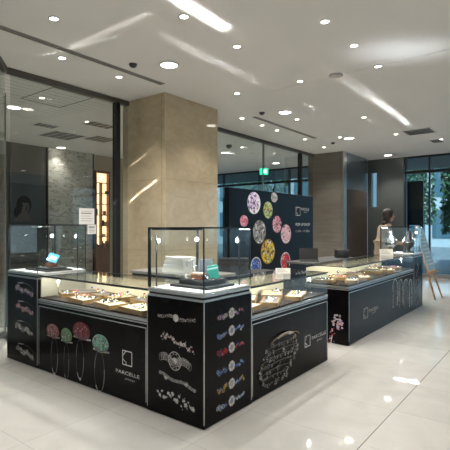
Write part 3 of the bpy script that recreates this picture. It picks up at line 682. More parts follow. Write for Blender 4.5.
# chains along the long counter and on its tower
A,f=art_on(cntR,'x',-2.032,402,292,'printed_chain_necklaces'); r=random.Random(2)
for (px,w) in ((395,5),(400.5,4),(405.5,5),(410,2.5)):
    q=f(px,293); W,Hh=sizes(f,px,293,w,27); du=q.y-A.o.y; dv=q.z-A.o.z
    A.ring(du,dv+Hh*.28,W*.42,Hh*.22,.016,I['pale'],0,PI)
    for sg in (-1,1):
        for k in range(16): A.disc(du+sg*W*.42,dv+Hh*.28-Hh*k*.05,.016,.020,r.choice([I['pale'],I['silver'],I['grey']]),6)
A.done()
A,f=art_on(towR,'x',-2.03,417,285,'printed_chain_necklaces'); r=random.Random(6)
for k in range(40):
    A.disc(math.sin(k*.5)*.07+.02,.36-k*.02,.014,.014,r.choice([I['silver'],I['grey'],I['lteal'],I['dim']]),6); A.disc(-math.sin(k*.4)*.09,.30-k*.018,.010,.012,r.choice([I['grey'],I['dim']]),6)
A.done()

# ---------------------------------------------------------------- jewel backdrop wall
XP=-4.55
b0=onx(XP,229,188); b1=onx(XP,313,196); ztop=(b0.z+b1.z)/2
bd=thing('backdrop_panel','tall dark navy backdrop panel printed with large coloured gems','panel',(XP-.05,(b0.y+b1.y)/2,0))
NAVY=mat('navy_panel',(.006,.010,.019),.35,spec=.15); noisy(NAVY,(.0015,.003,.006),(.004,.007,.011),1.2)
MB().box((XP-.10,b0.y,0.001),(XP,b1.y,ztop),NAVY,.003).build('board',bd)
for (px,py,w,h,cs,nm) in [(254,203,13,22,('lilac','white','purple','lilac','violet'),'lilac'),(274.3,197.3,6.5,10,('grey','silver','dim','pale','grey'),'grey'),(268,210,9,17,('olive','lgreen','yellow','green','brown'),'green'),
   (244,221,8,11.5,('pink','palepink','pink','rose','red'),'pink'),(259.5,231.8,13,24,('grey','dim','silver','grey','dim'),'smoky grey'),(277,224.3,9,17,('palepink','rose','pink','palepink','dred'),'rose'),
   (286,234,10,19,('palepink','palepink','white','palepink','palepink'),'pale pink'),(268,251.5,13.5,24,('yellow','dyel','yellow','olive','brown'),'golden'),(256,266,10,17,('blue','navy','lblue','blue','navy'),'blue'),(285.5,261,9,17,('red','dred','red','red','dred'),'red')]:
    A,f=art_on(bd,'x',XP,px,py,'printed_gem'); W,Hh=sizes(f,px,py,w,h); A.gem(0,0,W/2,Hh/2,[I[c] for c in cs],16,random.Random(int(px*10)))
    if nm in('blue','red','golden'): A.ring(0,0,W/2,Hh/2,.022,I['silver'] if nm!='golden' else I['dyel'])
    A.done(nm+' faceted gem print')
logo_block(bd,'x',XP,298,211.3,4.2,8,305,209.3,8,305.5,212.3,3.5,.06,'silver')
A,f=art_on(bd,'x',XP,303,224.5,'printed_wording'); W,_=sizes(f,303,224.5,14,2); A.text('POP UP SHOP',0,0,W,I['white'],.062)
q=f(303,231); A.text('11.1Fri. - 11.30Sat.',0,q.z-A.o.z,W,I['silver'],.05); A.done()

# ---------------------------------------------------------------- trays and jewellery
def mk_tray(w,d,pad,label,cat='tray'):
    t=thing('jewellery_tray',label,cat)
    mb=MB(); th=.012; h=.038
    mb.box((-w/2,-d/2,0),(w/2,d/2,.010),WOODT).box((-w/2,-d/2,.010),(w/2,-d/2+th,h),WOODT).box((-w/2,d/2-th,.010),(w/2,d/2,h),WOODT).box((-w/2,-d/2+th,.010),(-w/2+th,d/2-th,h),WOODT).box((w/2-th,-d/2+th,.010),(w/2,d/2-th,h),WOODT)
    mb.build('frame',t,False)
    MB().box((-w/2+th+.001,-d/2+th+.001,.0105),(w/2-th-.001,d/2-th-.001,.034),pad,.004).build('velvet_pad',t,False)
    return t
GEMM={k:mat('stone_'+k,c,.08,spec=.8) for k,c in dict(red=(.5,.02,.03),blue=(.03,.08,.45),green=(.02,.3,.14),clear=(.75,.78,.8),black=(.01,.01,.012),pink=(.7,.25,.35)).items()}
def j_ring(metal,stone):
    t=thing('ring','x','jewellery'); n=18; r=.013
    MB().tube([(r*math.cos(2*PI*i/n),0,.016+r*math.sin(2*PI*i/n)) for i in range(n)],.0025,metal,6,True).build('band',t,False)
    MB().lathe([(.002,.027),(.008,.031),(.0085,.034),(.005,.037)],stone,8,smooth=False).build('stone',t,False); return t
def j_neck(metal,stone):
    t=thing('necklace','x','jewellery'); n=26
    MB().tube([(.045*math.cos(2*PI*i/n),.075*math.sin(2*PI*i/n)*(1 if i<n/2 else .8),.004) for i in range(n)],.0028,metal,5,True).build('chain',t,False)
    MB().ball((0,-.066,.008),.011,stone,8,(1,1.3,.6)).build('pendant',t,False); return t
def j_brace(metal,stone):
    t=thing('bracelet','x','jewellery'); n=24
    MB().tube([(.034*math.cos(2*PI*i/n),.028*math.sin(2*PI*i/n),.006) for i in range(n)],.004,metal,6,True).build('band',t,False)
    for i in range(0,n,4): MB().ball((.034*math.cos(2*PI*i/n),.028*math.sin(2*PI*i/n),.010),.006,stone,7).build('stone',t,False)
    return t
def j_brooch(metal,stone):
    t=thing('brooch','x','jewellery'); mb=MB()
    for i in range(6): a=i*PI/3; mb.ball((.014*math.cos(a),.014*math.sin(a),.005),.009,metal,7,(1,1,.5))
    mb.build('petals',t,False); MB().ball((0,0,.009),.008,stone,8).build('stone',t,False); return t
JP=[j_ring(SILVER,GEMM['blue']),j_ring(GOLD,GEMM['red']),j_neck(SILVER,GEMM['clear']),j_neck(GOLD,GEMM['green']),j_brace(SILVER,GEMM['black']),j_brace(GOLD,GEMM['pink']),j_brooch(SILVER,GEMM['clear']),j_brooch(SILVER,GEMM['red'])]
JN=['silver ring with blue stone','gold ring with red stone','silver necklace with clear pendant','gold necklace with green pendant','silver bracelet set with black stones','gold bracelet set with pink stones','silver flower brooch','silver flower brooch with red centre']
jused=set(); rj=random.Random(21)
def put_j(k,loc,rz,where,group):
    if k in jused: t=copy_tree(JP[k])
    else: t=JP[k]; jused.add(k)
    t.location=loc; t.rotation_euler.z=rz; t.scale=(1,1,1) if k in (2,3) or 'tray,' not in where else (1.35,)*3; t['label']=JN[k]+' on '+where; t['group']=group
def tray(x,y,w,d,rz,pad,label,where,n,zb=.7125,dens=1):
    t=mk_tray(w,d,pad,label); t.location=(x,y,zb); t.rotation_euler.z=rz; t['group']='jewellery trays in the glass counters'
    nx=max(1,round((w-.04)/.085)); ny=max(1,round((d-.04)/.085)); cs=[(i,j) for i in range(nx) for j in range(ny)]
    rj.shuffle(cs)
    neck=None
    if w>.15 and d>.24 and n>=3 and rj.random()<.6:   # one necklace laid along the tray, small things beside
        c,s=math.cos(rz),math.sin(rz); k=rj.choice([2,3]); lx=-w/2+.07
        put_j(k,(x+lx*c,y+lx*s,zb+.0345),rz,where,'jewellery on '+where); cs=[q for q in cs if (-w/2+.02+(q[0]+.5)*(w-.04)/nx)>lx+.075]
    for (i,j) in cs[:n]:
        lx=-w/2+.02+(i+.5)*(w-.04)/nx; ly=-d/2+.02+(j+.5)*(d-.04)/ny
        k=rj.choice([0,1,4,5,6,7,4,6]); c,s=math.cos(rz),math.sin(rz)
        put_j(k,(x+lx*c-ly*s,y+lx*s+ly*c,zb+.0345),rz+rj.uniform(-.5,.5),where,'jewellery on '+where)
# left counter (seven trays)
tray(-3.93,2.66,.19,.36,R(-22),VELG,'grey-padded wooden tray slanting at the left end of the ring-print counter','the slanting grey tray, left counter',4)
tray(-3.57,2.475,.30,.19,R(-8),VELV,'cream-padded wooden tray at the front left of the ring-print counter','the front left cream tray, left counter',4)
tray(-3.64,2.745,.22,.19,R(-6),VELG,'small grey-padded wooden tray at the rear of the ring-print counter','the small rear grey tray, left counter',3)
tray(-3.38,2.745,.22,.24,R(-14),VELV,'cream-padded tray at the rear middle of the ring-print counter','the rear middle cream tray, left counter',4)
tray(-3.17,2.470,.30,.20,R(-10),VELV,'cream-padded wooden tray at the front middle of the ring-print counter','the front middle cream tray, left counter',4)
tray(-3.02,2.76,.32,.17,R(-6),VELG,'grey-padded wooden tray at the rear right of the ring-print counter','the rear right grey tray, left counter',5)
tray(-2.79,2.49,.34,.25,R(-6),VELV,'large cream-padded tray beside the corner tower in the ring-print counter','the large tray by the corner, left counter',5)
# middle counter
tray(-2.20,3.08,.30,.24,R(12),VELV,'cream-padded tray beside the corner tower in the cluster-print counter','the tray by the corner tower, middle counter',5)
tray(-2.39,3.42,.20,.36,R(30),VELV,'cream-padded tray slanting toward the back of the cluster-print counter','the slanting rear tray, middle counter',4)
tray(-2.13,3.44,.16,.34,R(26),VELG,'grey-padded tray at the middle front of the cluster-print counter','the grey front tray, middle counter',4)
tray(-2.36,3.84,.21,.38,R(30),VELV,'long cream-padded tray past the middle of the cluster-print counter','the long rear tray, middle counter',4)
tray(-2.12,3.90,.16,.40,R(20),VELV,'cream-padded tray near the open end of the cluster-print counter','the tray by the far end, middle counter',4)
# long counter
for (x,y,w,d,a,pd,lab,wh) in [(-2.42,5.20,.24,.24,12,VELV,'cream tray at the near rear corner of the long counter','the near rear tray, long counter'),(-2.14,5.40,.15,.30,18,VELV,'cream tray at the near front of the long counter','the near front tray, long counter'),
   (-2.41,5.62,.19,.34,20,VELV,'cream tray second along the rear of the long counter','the second rear tray, long counter'),(-2.14,5.82,.15,.30,24,VELV,'cream tray second along the front of the long counter','the second front tray, long counter'),
   (-2.38,6.08,.20,.34,24,VELG,'grey tray beside the near side of the glass divider','the grey tray before the divider, long counter'),(-2.33,6.64,.30,.24,8,VELG,'grey tray just past the glass divider of the long counter','the grey tray past the divider, long counter'),
   (-2.20,6.96,.22,.28,14,VELV,'cream tray in the far half of the long counter, at front','the far front tray, long counter'),(-2.45,7.05,.18,.34,14,VELV,'cream tray in the far half of the long counter, at rear','the far rear tray, long counter'),
   (-2.30,7.42,.34,.26,8,VELG,'grey tray near the far tower in the long counter','the grey tray by the far tower, long counter')]:
    tray(x,y,w,d,R(a),pd,lab,wh,5)
# small spot lamps on stems in the cases
def mk_lamp():
    t=thing('case_spotlight','x','display light',(0,0,0))
    MB().lathe([(.016,0),(.016,.004),(.004,.007)],SILVER,14).build('base',t,False)
    MB().tube([(0,0,.006),(0,0,.155)],.003,SILVER).build('stem',t,False)
    MB().tube([(-.012,0,.155),(.02,0,.150)],[.011,.016],SILVER,12).build('head',t,False)
    MB().ball((.022,0,.149),.015,LAMPC,10,(.45,1,1)).build('bulb',t,False); return t
lp=mk_lamp(); first=True
for (x,y,z,rz,lab,hg) in [(-4.05,2.50,.7125,R(-35),'small stem spotlight at the left end of the ring-print counter',1),(-2.14,4.25,.7125,R(-90),'small stem spotlight at the far end of the cluster-print counter',1),
     (-2.2,7.72,.7125,R(-90),'small stem spotlight at the far end of the long counter',1),(-2.2,5.10,.7125,R(90),'small stem spotlight at the near end of the long counter',1)]:
    t=lp if first else copy_tree(lp); first=False; t.location=(x,y,z); t.rotation_euler.z=rz; t['label']=lab; t['group']='stem spotlights in the counters'
    spot((x+.04*math.cos(rz),y+.04*math.sin(rz),z+.15),1.2,120,.8,(.95,.97,1),.01,(x+.4*math.cos(rz),y+.4*math.sin(rz),z))
def mk_pole(h=.40):
    t=thing('led_pole_light','x','display light')
    MB().tube([(0,0,0),(0,0,h)],.006,DARKF).build('pole',t,False)
    MB().tube([(-.004,0,h-.04),(.018,0,h-.044)],[.013,.018],SILVER,12).build('head',t,False)
    MB().ball((.020,0,h-.044),.017,LAMPC,10,(.45,1,1)).build('bulb',t,False); return t
pp=mk_pole(); first=True
for (x,y,rz,lab) in [(X1+.05,YW+.05,R(20),'led pole light in the front left corner of the corner tower case'),(X1+.05,YW+.52,R(-45),'led pole light in the rear left corner of the corner tower case'),
    (XW-.06,YW+.50,R(-120),'led pole light in the rear right corner of the corner tower case'),(X3+.05,YW+.5,R(-45),'led pole light in the rear left corner of the far-left tower case'),(X2-.07,YW+.5,R(-120),'led pole light in the rear right corner of the far-left tower case'),
    (-2.1,8.30,R(-100),'led pole light in the far tower case')]:
    t=pp if first else copy_tree(pp); first=False; t.location=(x,y,.9505); t.rotation_euler.z=rz; t['label']=lab; t['group']='led pole lights in the tower cases'
# ---- corner tower contents
zf=.9505
cx,cy=-2.26,2.64
t=thing('display_plinth','low stepped black display plinth inside the corner tower case','plinth',(cx,cy,zf))
MB().box((cx-.19,cy-.17,zf),(cx+.19,cy+.17,zf+.018),BLACKM,.003).build('lower_step',t); MB().box((cx-.14,cy-.12,zf+.0185),(cx+.13,cy+.13,zf+.055),BLACKM,.003).build('upper_step',t)
zz=zf+.0555
fr=thing('picture_frame','small silver-edged picture frame standing in the corner tower case','frame',(cx-.02,cy+.06,zz))
Mf=Matrix.Translation((cx-.015,cy+.06,zz+.085))@Matrix.Rotation(T-.1,4,'Z')@Matrix.Rotation(R(-8),4,'X')
mb=MB()
for s_ in(-1,1): mb.box((-.06,-.006,s_*.062-.007),(.06,.006,s_*.062+.007),SILVER,M=Mf).box((s_*.056-.006,-.006,-.06),(s_*.056+.006,.006,.06),SILVER,M=Mf)
mb.build('frame_edge',fr); MB().box((-.052,-.002,-.056),(.052,.004,.056),mat('photo_grey',(.16,.17,.19),.3),M=Mf).build('picture',fr); MB().box((-.012,.006,-.069),(.012,.012,.03),BLACKM,M=Mf).build('backing',fr)
bx=thing('leather_box','small brown leather jewellery box on the stepped plinth','box',(cx+.01,cy-.04,zz))
BL=mat('brown_leather',(.16,.06,.03),.5)
MB().box((cx-.06,cy-.075,zz),(cx+.06,cy-.01,zz+.035),BL,.005).build('base',bx); MB().box((cx-.061,cy-.076,zz+.036),(cx+.061,cy-.009,zz+.052),mat('pale_leather',(.45,.33,.25),.5),.005).build('lid',bx)
MB().box((cx-.008,cy-.079,zz+.028),(cx+.008,cy-.0765,zz+.044),GOLD).build('clasp',bx)
bag=thing('gift_bag','teal green jewellery pouch leaning at the right of the stepped plinth','bag',(cx+.115,cy+.05,zz))
TEAL=mat('teal_paper',(.02,.32,.24),.4)
Mb=Matrix.Translation((cx+.10,cy+.03,zz))@Matrix.Rotation(T,4,'Z')@Matrix.Rotation(R(-12),4,'Y')
MB().box((-.04,-.022,.006),(.04,.022,.11),TEAL,.004,M=Mb).build('pouch',bag); MB().box((-.041,-.024,.082),(.041,.024,.094),mat('pale_teal',(.4,.65,.6),.4),M=Mb).build('band',bag)
MB().tube([Mb@Vector((-.02,0,.108)),Mb@Vector((-.015,0,.135)),Mb@Vector((.01,0,.14)),Mb@Vector((.02,0,.108))],.0025,TEAL).build('handle',bag)
st=thing('jewellery_tree','silver branching jewellery stand at the left of the stepped plinth','stand',(cx-.10,cy+.0,zz))
MB().lathe([(.028,0),(.028,.005),(.006,.010)],SILVER,18,(cx-.10,cy,zz)).build('base',st); MB().tube([(cx-.10,cy,zz+.008),(cx-.10,cy,zz+.15)],.0035,SILVER).build('stem',st)
for k in range(5):
    a=k*1.3; z0=zz+.06+.02*k; e=Vector((cx-.10+.045*math.cos(a),cy+.045*math.sin(a),z0+.018)); MB().tube([(cx-.10,cy,z0),e],.0025,SILVER).build('branch',st)
    tag(centre(MB().tube([e+Vector((.008*math.cos(2*PI*i/10),.003*math.sin(2*PI*i/10),-.026+.024*math.sin(2*PI*i/10))) for i in range(10)],.0018,SILVER,5,True).ball(e+Vector((0,0,-.052)),.006,GEMM['clear'],7).build('earring')),'silver drop earring hanging on the branching stand','jewellery','earrings on the branching stand')
for k,(dx,dy) in enumerate(((-.01,-.10),(.085,-.07),(.10,-.03),(-.09,-.085))):
    put_j([7,0,4,6][k],(cx+dx,cy+dy if k else cy-.098,zz),.3*k,'the stepped plinth','jewellery on the stepped plinth')
# ---- left tower contents
lx,ly=-4.40,2.60
t=thing('display_tray','flat black display tray inside the far-left tower case','tray',(lx,ly,zf)); MB().box((lx-.20,ly-.15,zf),(lx+.22,ly+.15,zf+.015),BLACKM,.003).build('base',t); MB().box((lx-.05,ly-.12,zf+.0155),(lx+.19,ly+.10,zf+.034),mat('black_pad',(.02,.02,.022),.9),.003).build('raised_pad',t)
zq=zf+.0345
t=thing('leather_box','small brown box under the blue card in the far-left tower case','box',(lx+.08,ly,zq)); MB().box((lx+.03,ly-.05,zq),(lx+.13,ly+.03,zq+.04),BL,.005).build('base',t); MB().box((lx+.03,ly-.05,zq+.0405),(lx+.13,ly+.03,zq+.05),BLACKM,.003).build('lid',t)
t=thing('display_card','tilted bright blue display card in the far-left tower case','card',(lx+.11,ly,zq+.05))
Mc=Matrix.Translation((lx+.09,ly,zq+.097))@Matrix.Rotation(T,4,'Z')@Matrix.Rotation(R(18),4,'Y')@Matrix.Rotation(R(-35),4,'X')
MB().box((-.055,-.003,-.05),(.055,.003,.05),mat('card_blue',(.10,.42,.75),.25),.002,M=Mc).build('card',t); MB().box((-.03,-.0038,-.02),(.035,-.0032,.02),mat('card_pale',(.55,.72,.85),.3),M=Mc).build('printed_patch',t)
for k,(dx,dy) in enumerate(((-.12,-.02),(-.13,.05),(-.10,-.09))): put_j([6,0,4][k],(lx+dx,ly+dy,zf+.0155),k,'the far-left black tray','jewellery on the black tray of the far-left tower')
# ---- far tower contents: bust with necklaces
def bust(x,y,z,label,m):
    t=thing('necklace_bust',label,'display bust',(x,y,z))
    MB().lathe([(a*1.35,b*1.4) for a,b in ((.07,0),(.07,.012),(.02,.02),(.018,.05),(.05,.07),(.075,.11),(.07,.15),(.035,.19),(.028,.25),(.030,.27))],m,22,(x,y,z)).build('bust_form',t)
    mb=MB(); n=30
    for q in range(2):
        rr=.088+.016*q; mb.tube([(x+rr*math.cos(2*PI*i/n),y+rr*math.sin(2*PI*i/n),z+.235-.02*q-.03*math.sin(2*PI*i/n+PI)) for i in range(n)],.004,SILVER,6,True)
    tag(centre(mb.build('necklace')),'double silver necklace worn by the '+label.split(' on ')[0].split(' in ')[0],'jewellery')
bust(-2.48,8.05,zf,'pale satin necklace bust in the far tower case',mat('satin_silver',(.38,.41,.43),.25,metal=.9))
bust(-2.20,8.16,zf,'dark necklace bust in the far tower case, nearer the aisle',BLACKM)
for k,(dx,dy) in enumerate(((0,0),(.1,-.03),(-.1,-.05),(.2,.02))): put_j([4,6,5,6][k],(-2.33+dx,7.95+dy,zf),k,'the floor of the far tower case','jewellery in the far tower')
# ---- cards on the counters
def card(px,py,x0,w,h,label,z=.9355,axis='x',d=.02):
    p=onz(z,px,py); t=thing('card_holder',label,'card',(p.x,p.y,z),T)
    MB().box((-w/2,-d,0),(w/2,d,.004),WHITE).build('base',t,False); M_=Matrix.Rotation(R(-8),4,'X'); MB().box((-w/2,-.002,.004),(w/2,.002,h),PAPER,M=M_).build('card',t,False)
    mb=MB()
    for i in range(3): mb.box((-w*.38,-.0028,h*(.3+.2*i)),(w*(.3-.1*i),-.0022,h*(.3+.2*i)+h*.05),INKG,M=M_)
    mb.build('printed_lines',t,False)
card(283,273.5,0,.15,.055,'small white card standing on the glass of the cluster-print counter')
card(386.5,255.5,0,.22,.105,'white notice card standing on the glass of the long counter')
# ---- things inside the stand
t=thing('back_cabinet','low dark cabinet against the beige pillar inside the stand','cabinet',(-3.5,3.75,0))
MB().box((-4.1,3.5,.04),(-2.95,3.98,.86),BLACKM,.004).build('body',t); MB().box((-4.12,3.48,.861),(-2.93,4.0,.895),mat('grey_top',(.22,.21,.2),.35),.004).build('top',t)
for i in range(3):
    d_=MB().box((-4.08+i*.38,3.484,.08),(-3.72+i*.38,3.499,.84),DARKF,.002).build('door',t); MB().box((-3.78+i*.38,3.474,.6),(-3.765+i*.38,3.4835,.75),STEEL).build('handle',d_)
MB().box((-4.08,3.52,.001),(-2.97,3.96,.039),BLACKM).build('plinth',t)
for k in range(4):
    o=thing('gift_box',['white flat gift box at the bottom of the stack before the pillar','white flat gift box second from the bottom of the stack','white flat gift box third up in the stack before the pillar','white flat gift box topmost in the stack before the pillar'][k],'box',(-3.50+.015*k,3.66,.896+.044*k),R(8-5*k),'stacked white gift boxes')
    MB().box((-.15,-.10,0),(.15,.10,.028),WHITE,.003).build('base',o,False); MB().box((-.152,-.102,.0285),(.152,.102,.043),PAPER,.003).build('lid',o,False)
def table(x0,x1,y0,y1,z,m,label):
    t=thing('service_table',label,'table',((x0+x1)/2,(y0+y1)/2,0)); MB().box((x0,y0,z-.03),(x1,y1,z),m,.004).build('tabletop',t)
    for a in (x0+.04,x1-.04):
        for b in (y0+.04,y1-.04): MB().tube([(a,b,.0),(a,b,z-.03)],.018,DARKF).build('leg',t)
table(-4.0,-3.35,6.95,8.75,.78,mat('table_grey',(.10,.10,.10),.3),'grey-topped service table before the gem backdrop')
table(-3.9,-3.2,5.0,5.9,.74,BLACKM,'black service table between pillar and gem backdrop')
def laptop(x,y,z,rz,label):
    t=thing('laptop',label,'laptop',(x,y,z),rz); MB().box((-.17,-.12,0),(.17,.12,.018),BLACKM,.003).build('keyboard_base',t,False)
    MB().box((-.17,-.004,0),(.17,.004,.22),BLACKM,.002,M=Matrix.Translation((0,.125,.012))@Matrix.Rotation(R(-12),4,'X')).build('screen',t,False)
laptop(-3.70,7.30,.7805,R(30),'open black laptop on the grey-topped service table')
t=thing('card_terminal','black payment terminal box on the grey service table','terminal',(-3.58,8.50,.7805),R(40)); MB().box((-.13,-.08,0),(.13,.08,.16),BLACKM,.01).build('body',t,False); MB().box((-.09,-.085,.07),(.09,-.081,.13),mat('screen_dark',(.03,.04,.05),.1),.001).build('screen',t,False)
# desk chair behind corner tower
t=thing('desk_chair','dark office chair behind the corner tower case','chair',(-3.35,4.55,0),R(40)); FAB=mat('dark_fabric',(.025,.02,.022),.8)
MB().box((-.22,-.22,.45),(.22,.22,.52),FAB,.02).build('seat',t,False); MB().box((-.20,.20,.56),(.20,.25,1.0),FAB,.02).build('backrest',t,False); MB().tube([(0,.24,.48),(0,.245,.60)],.02,DARKF).build('back_support',t,False); MB().tube([(0,0,.08),(0,0,.45)],.025,DARKF).build('column',t,False)
for k in range(5): a=k*2*PI/5; l_=MB().tube([(0,0,.10),(.26*math.cos(a),.26*math.sin(a),.06)],.016,DARKF).build('leg',t,False); MB().ball((.26*math.cos(a),.26*math.sin(a),.027),.026,BLACKM,8).build('castor',l_,False)

# ---------------------------------------------------------------- shop interior
# lit shelves
q0=onx(XS+.14,93,172); q1=onx(XS+.14,109,247)
ya,yb=max(q0.y,7.405)+.03,q1.y; zt_,zb_=q0.z,q1.z
t=thing('lit_shelf_unit','glowing backlit shelf unit in the shop behind the glazing','shelves',(XS+.08,(ya+yb)/2,0))
MB().box((XS+.005,ya,zb_),(XS+.02,yb,zt_),SHELFGLOW).build('lit_back',t)
mb=MB().box((XS+.005,ya-.03,.001),(XS+.14,ya,zt_+.06),BROWN).box((XS+.005,yb,.001),(XS+.14,yb+.03,zt_+.06),BROWN).box((XS+.005,ya,zt_),(XS+.14,yb,zt_+.06),BROWN).box((XS+.005,ya,.001),(XS+.14,yb,zb_),BROWN); mb.build('carcass',t)
ym=ya+(yb-ya)*.42; MB().box((XS+.022,ym-.015,zb_),(XS+.135,ym+.015,zt_-.26),BROWN).build('upright',t)
NS=6; hs=(zt_-.26-zb_)/NS; rb=random.Random(3)
for i in range(1,NS+1): MB().box((XS+.022,ya,zb_+hs*i-.018),(XS+.13,yb,zb_+hs*i),BROWN).build('shelf',t)
PBX=[mat('box_orange',(.55,.28,.12),.5),mat('box_brown',(.25,.12,.07),.5),mat('box_pale',(.75,.62,.48),.5),mat('box_dark',(.06,.035,.03),.5)]
rowname=['lowest','second','third','fourth','fifth','top']
for i in range(NS):
    z=zb_+hs*i+.001
    for (u0,u1) in ((ya+.01,ym-.02),(ym+.02,yb-.01)):
        y=u0
        while y<u1-.06:
            w_=rb.uniform(.05,.10)
            if rb.random()<.6:
                h_=rb.uniform(.06,hs*.55); o=centre(MB().box((XS+.04,y,z),(XS+.11,y+w_-.012,z+h_),rb.choice(PBX),.004).box((XS+.042,y+.004,z+h_),(XS+.108,y+w_-.016,z+h_+.010),PBX[1],.002).build('boxed_product'))
                tag(o,'small lidded box on the '+rowname[i]+' glowing shelf','box','boxes on the glowing shelves, '+rowname[i]+' row')
            y+=w_
# face poster on dark wall
q0=onx(XS,9,172); q1=onx(XS,44,262)
q0.y+=.0
t=thing('portrait_poster','large dark poster of a woman with dark hair on the shop wall','poster',(XS+.02,(q0.y+q1.y)/2,q1.z))
POD=mat('poster_dark',(.045,.052,.058),.3)
MB().box((XS+.002,q0.y,q1.z),(XS+.03,q1.y,q0.z),POD).build('sheet',t)
A=Art(onx(XS+.03,24,206),Vector((0,1,0)),Vector((1,0,0)),t,'printed_portrait'); sk=pm('skin',(.13,.12,.125)); sh=pm('shade',(.06,.055,.06)); hr=pm('hair',(.012,.012,.014)); z_=.62
def D(u,v,a,b,m,n=16): A.disc(u*z_,v*z_,a*z_,b*z_,m,n)
D(.0,.04,.30,.36,hr,24); D(-.18,-.25,.22,.26,hr,20); D(.03,-.04,.18,.26,sk,24); A.poly([(-.06,-.15),(.07,-.17),(.22,-.36),(-.28,-.36)],sk); D(-.15,.04,.09,.26,hr,14); D(.06,.20,.18,.08,hr,16)
D(-.04,.02,.045,.018,hr,12); D(.12,.02,.045,.018,hr,12); A.line((.03,.0),(.045,-.055),.012,sh); D(.055,-.17,.05,.022,pm('lips',(.12,.05,.055)),12); D(.10,-.1,.05,.10,sh,12); A.done()
# poster at left, beyond angled screen
t=thing('tall_poster','dark red patterned poster at the extreme left behind the entrance glass','poster',(-6.2,2.62,.9))
q0=onx(-6.2,-12,166); q1=onx(-6.2,6.5,281)
t.location=(-6.2,(q0.y+q1.y)/2,q1.z)
PRD=mat('poster_red',(.085,.04,.035),.5); noisy(PRD,(.05,.025,.025),(.24,.10,.07),7,3,(1,1,1),.45,.62,1)
MB().box((-6.23,q0.y,q1.z),(-6.20,q1.y,q0.z),PRD).build('sheet',t); MB().box((-6.245,q0.y-.02,0),(-6.231,q1.y+.02,q0.z+.02),DARKF).build('stand_board',t)
# paper notices on the glazing
def notice(px0,py0,px1,py1,label,off):
    a=onx(XG+.007+off,px0,py0); b=onx(XG+.007+off,px1,py1); t=thing('paper_notice',label,'notice',(a.x,(a.y+b.y)/2,b.z))
    MB().box((a.x,a.y,b.z),(a.x+.002,b.y,a.z),PAPER).build('sheet',t); mb=MB(); hh=a.z-b.z; ww=b.y-a.y
    for i in range(5):
        z=a.z-hh*(.2+.15*i); th=.016 if i==1 else .006
        mb.box((a.x+.002,a.y+ww*.12,z),(a.x+.0026,b.y-ww*(.12+.06*(i%3)),z+th),INKG)
    mb.build('printed_lines',t)
notice(79,208,94.3,224.3,'pale printed notice taped to the shop glazing, upper one',.004)
notice(87.5,224.6,96,234,'small pale notice taped to the shop glazing just below another',.001)

# ---------------------------------------------------------------- easel sign by the entrance
ex,ey=-2.33,9.41
t=thing('easel_sign','wooden easel holding a tall pale blue sign beyond the far tower','easel',(ex,ey,0),T+R(50))
def leg(a,b): return MB().tube([a,b],.017,WOODE,8).build('leg',t,False)
leg((-.24,-.36,0),(-.05,.06,1.42)); leg((.24,-.36,0),(.05,.06,1.42)); leg((0,.42,0),(0,.09,1.36))
MB().box((-.25,-.285,.50),(.25,-.225,.54),WOODE).build('ledge',t,False)
sb=thing('sign_board','pale blue and white sheet sign resting on the easel','sign',(ex,ey,0),T+R(50))
Ms=Matrix.Translation((0,-.240,.545))@Matrix.Rotation(R(-16.5),4,'X')
MB().box((-.24,-.008,0),(.24,.008,.86),mat('sign_blue',(.33,.45,.52),.35),.002,M=Ms).build('board',sb,False)
mb=MB(); mb.flat=True
for i in range(9): mb.box((-.18,-.0095,.12+.075*i),(.18-.05*(i%3),-.0082,.14+.075*i),PRW,M=Ms)
mb.build('printed_lines',sb,False)

# ---------------------------------------------------------------- woman behind the long counter
def skin_mesh(name,parent,verts,edges,m,root=0,sub=2):
    me=bpy.data.meshes.new(name); me.from_pydata([v[0] for v in verts],edges,[]); o=bpy.data.objects.new(name,me); COL.objects.link(o); me.materials.append(m)
    o.parent=parent
    md=o.modifiers.new('skin','SKIN'); md.use_smooth_shade=True
    for i,v in enumerate(verts):
        r_=v[1]; r_=r_ if isinstance(r_,tuple) else (r_,r_); sv=me.skin_vertices[0].data[i]; sv.radius=r_; sv.use_root=(i==root)
    s2=o.modifiers.new('sub','SUBSURF'); s2.levels=sub; s2.render_levels=sub; return o
SK=mat('skin',(.50,.30,.21),.5); HAIR=mat('dark_hair',(.018,.011,.008),.45); noisy(HAIR,(.012,.007,.005),(.035,.02,.014),30,3,(1,1,.1)); COAT=mat('beige_coat',(.45,.34,.23),.8); noisy(COAT,(.27,.20,.135),(.34,.26,.18),20)
GREY=mat('silver_blouse',(.42,.44,.45),.35,metal=.3); noisy(GREY,(.12,.13,.14),(.72,.74,.76),16,3,lo=.42,hi=.58); TROU=mat('dark_trousers',(.02,.02,.025),.7)
wp=thing('person','woman with long dark hair in a beige coat leaning toward the far tower','person',(-2.94,9.03,0),T)   # local +X = to the right of the view, she faces +X
W=wp
lean=.10
verts=[((0,0,.95),(.13,.11)),((.02,0,1.10),(.11,.10)),((.045,0,1.26),(.125,.10)),((.065,0,1.40),(.10,.085)),((.085,0,1.48),.045),((.11,0,1.545),.045),
 # legs
 ((0,.09,.86),.085),((.01,.09,.48),.055),((-.01,.09,.10),.036),((.10,.09,.035),.03),((0,-.09,.86),.085),((.03,-.09,.48),.055),((.02,-.09,.10),.036),((.13,-.09,.035),.03),
 # arms: shoulder, elbow, wrist, palm
 ((.06,.17,1.40),.05),((.10,.22,1.14),.038),((.30,.17,1.06),.028),((.36,.16,1.055),(.034,.018)),((.06,-.17,1.40),.05),((.08,-.22,1.14),.038),((.29,-.20,1.08),.028),((.35,-.19,1.075),(.034,.018))]
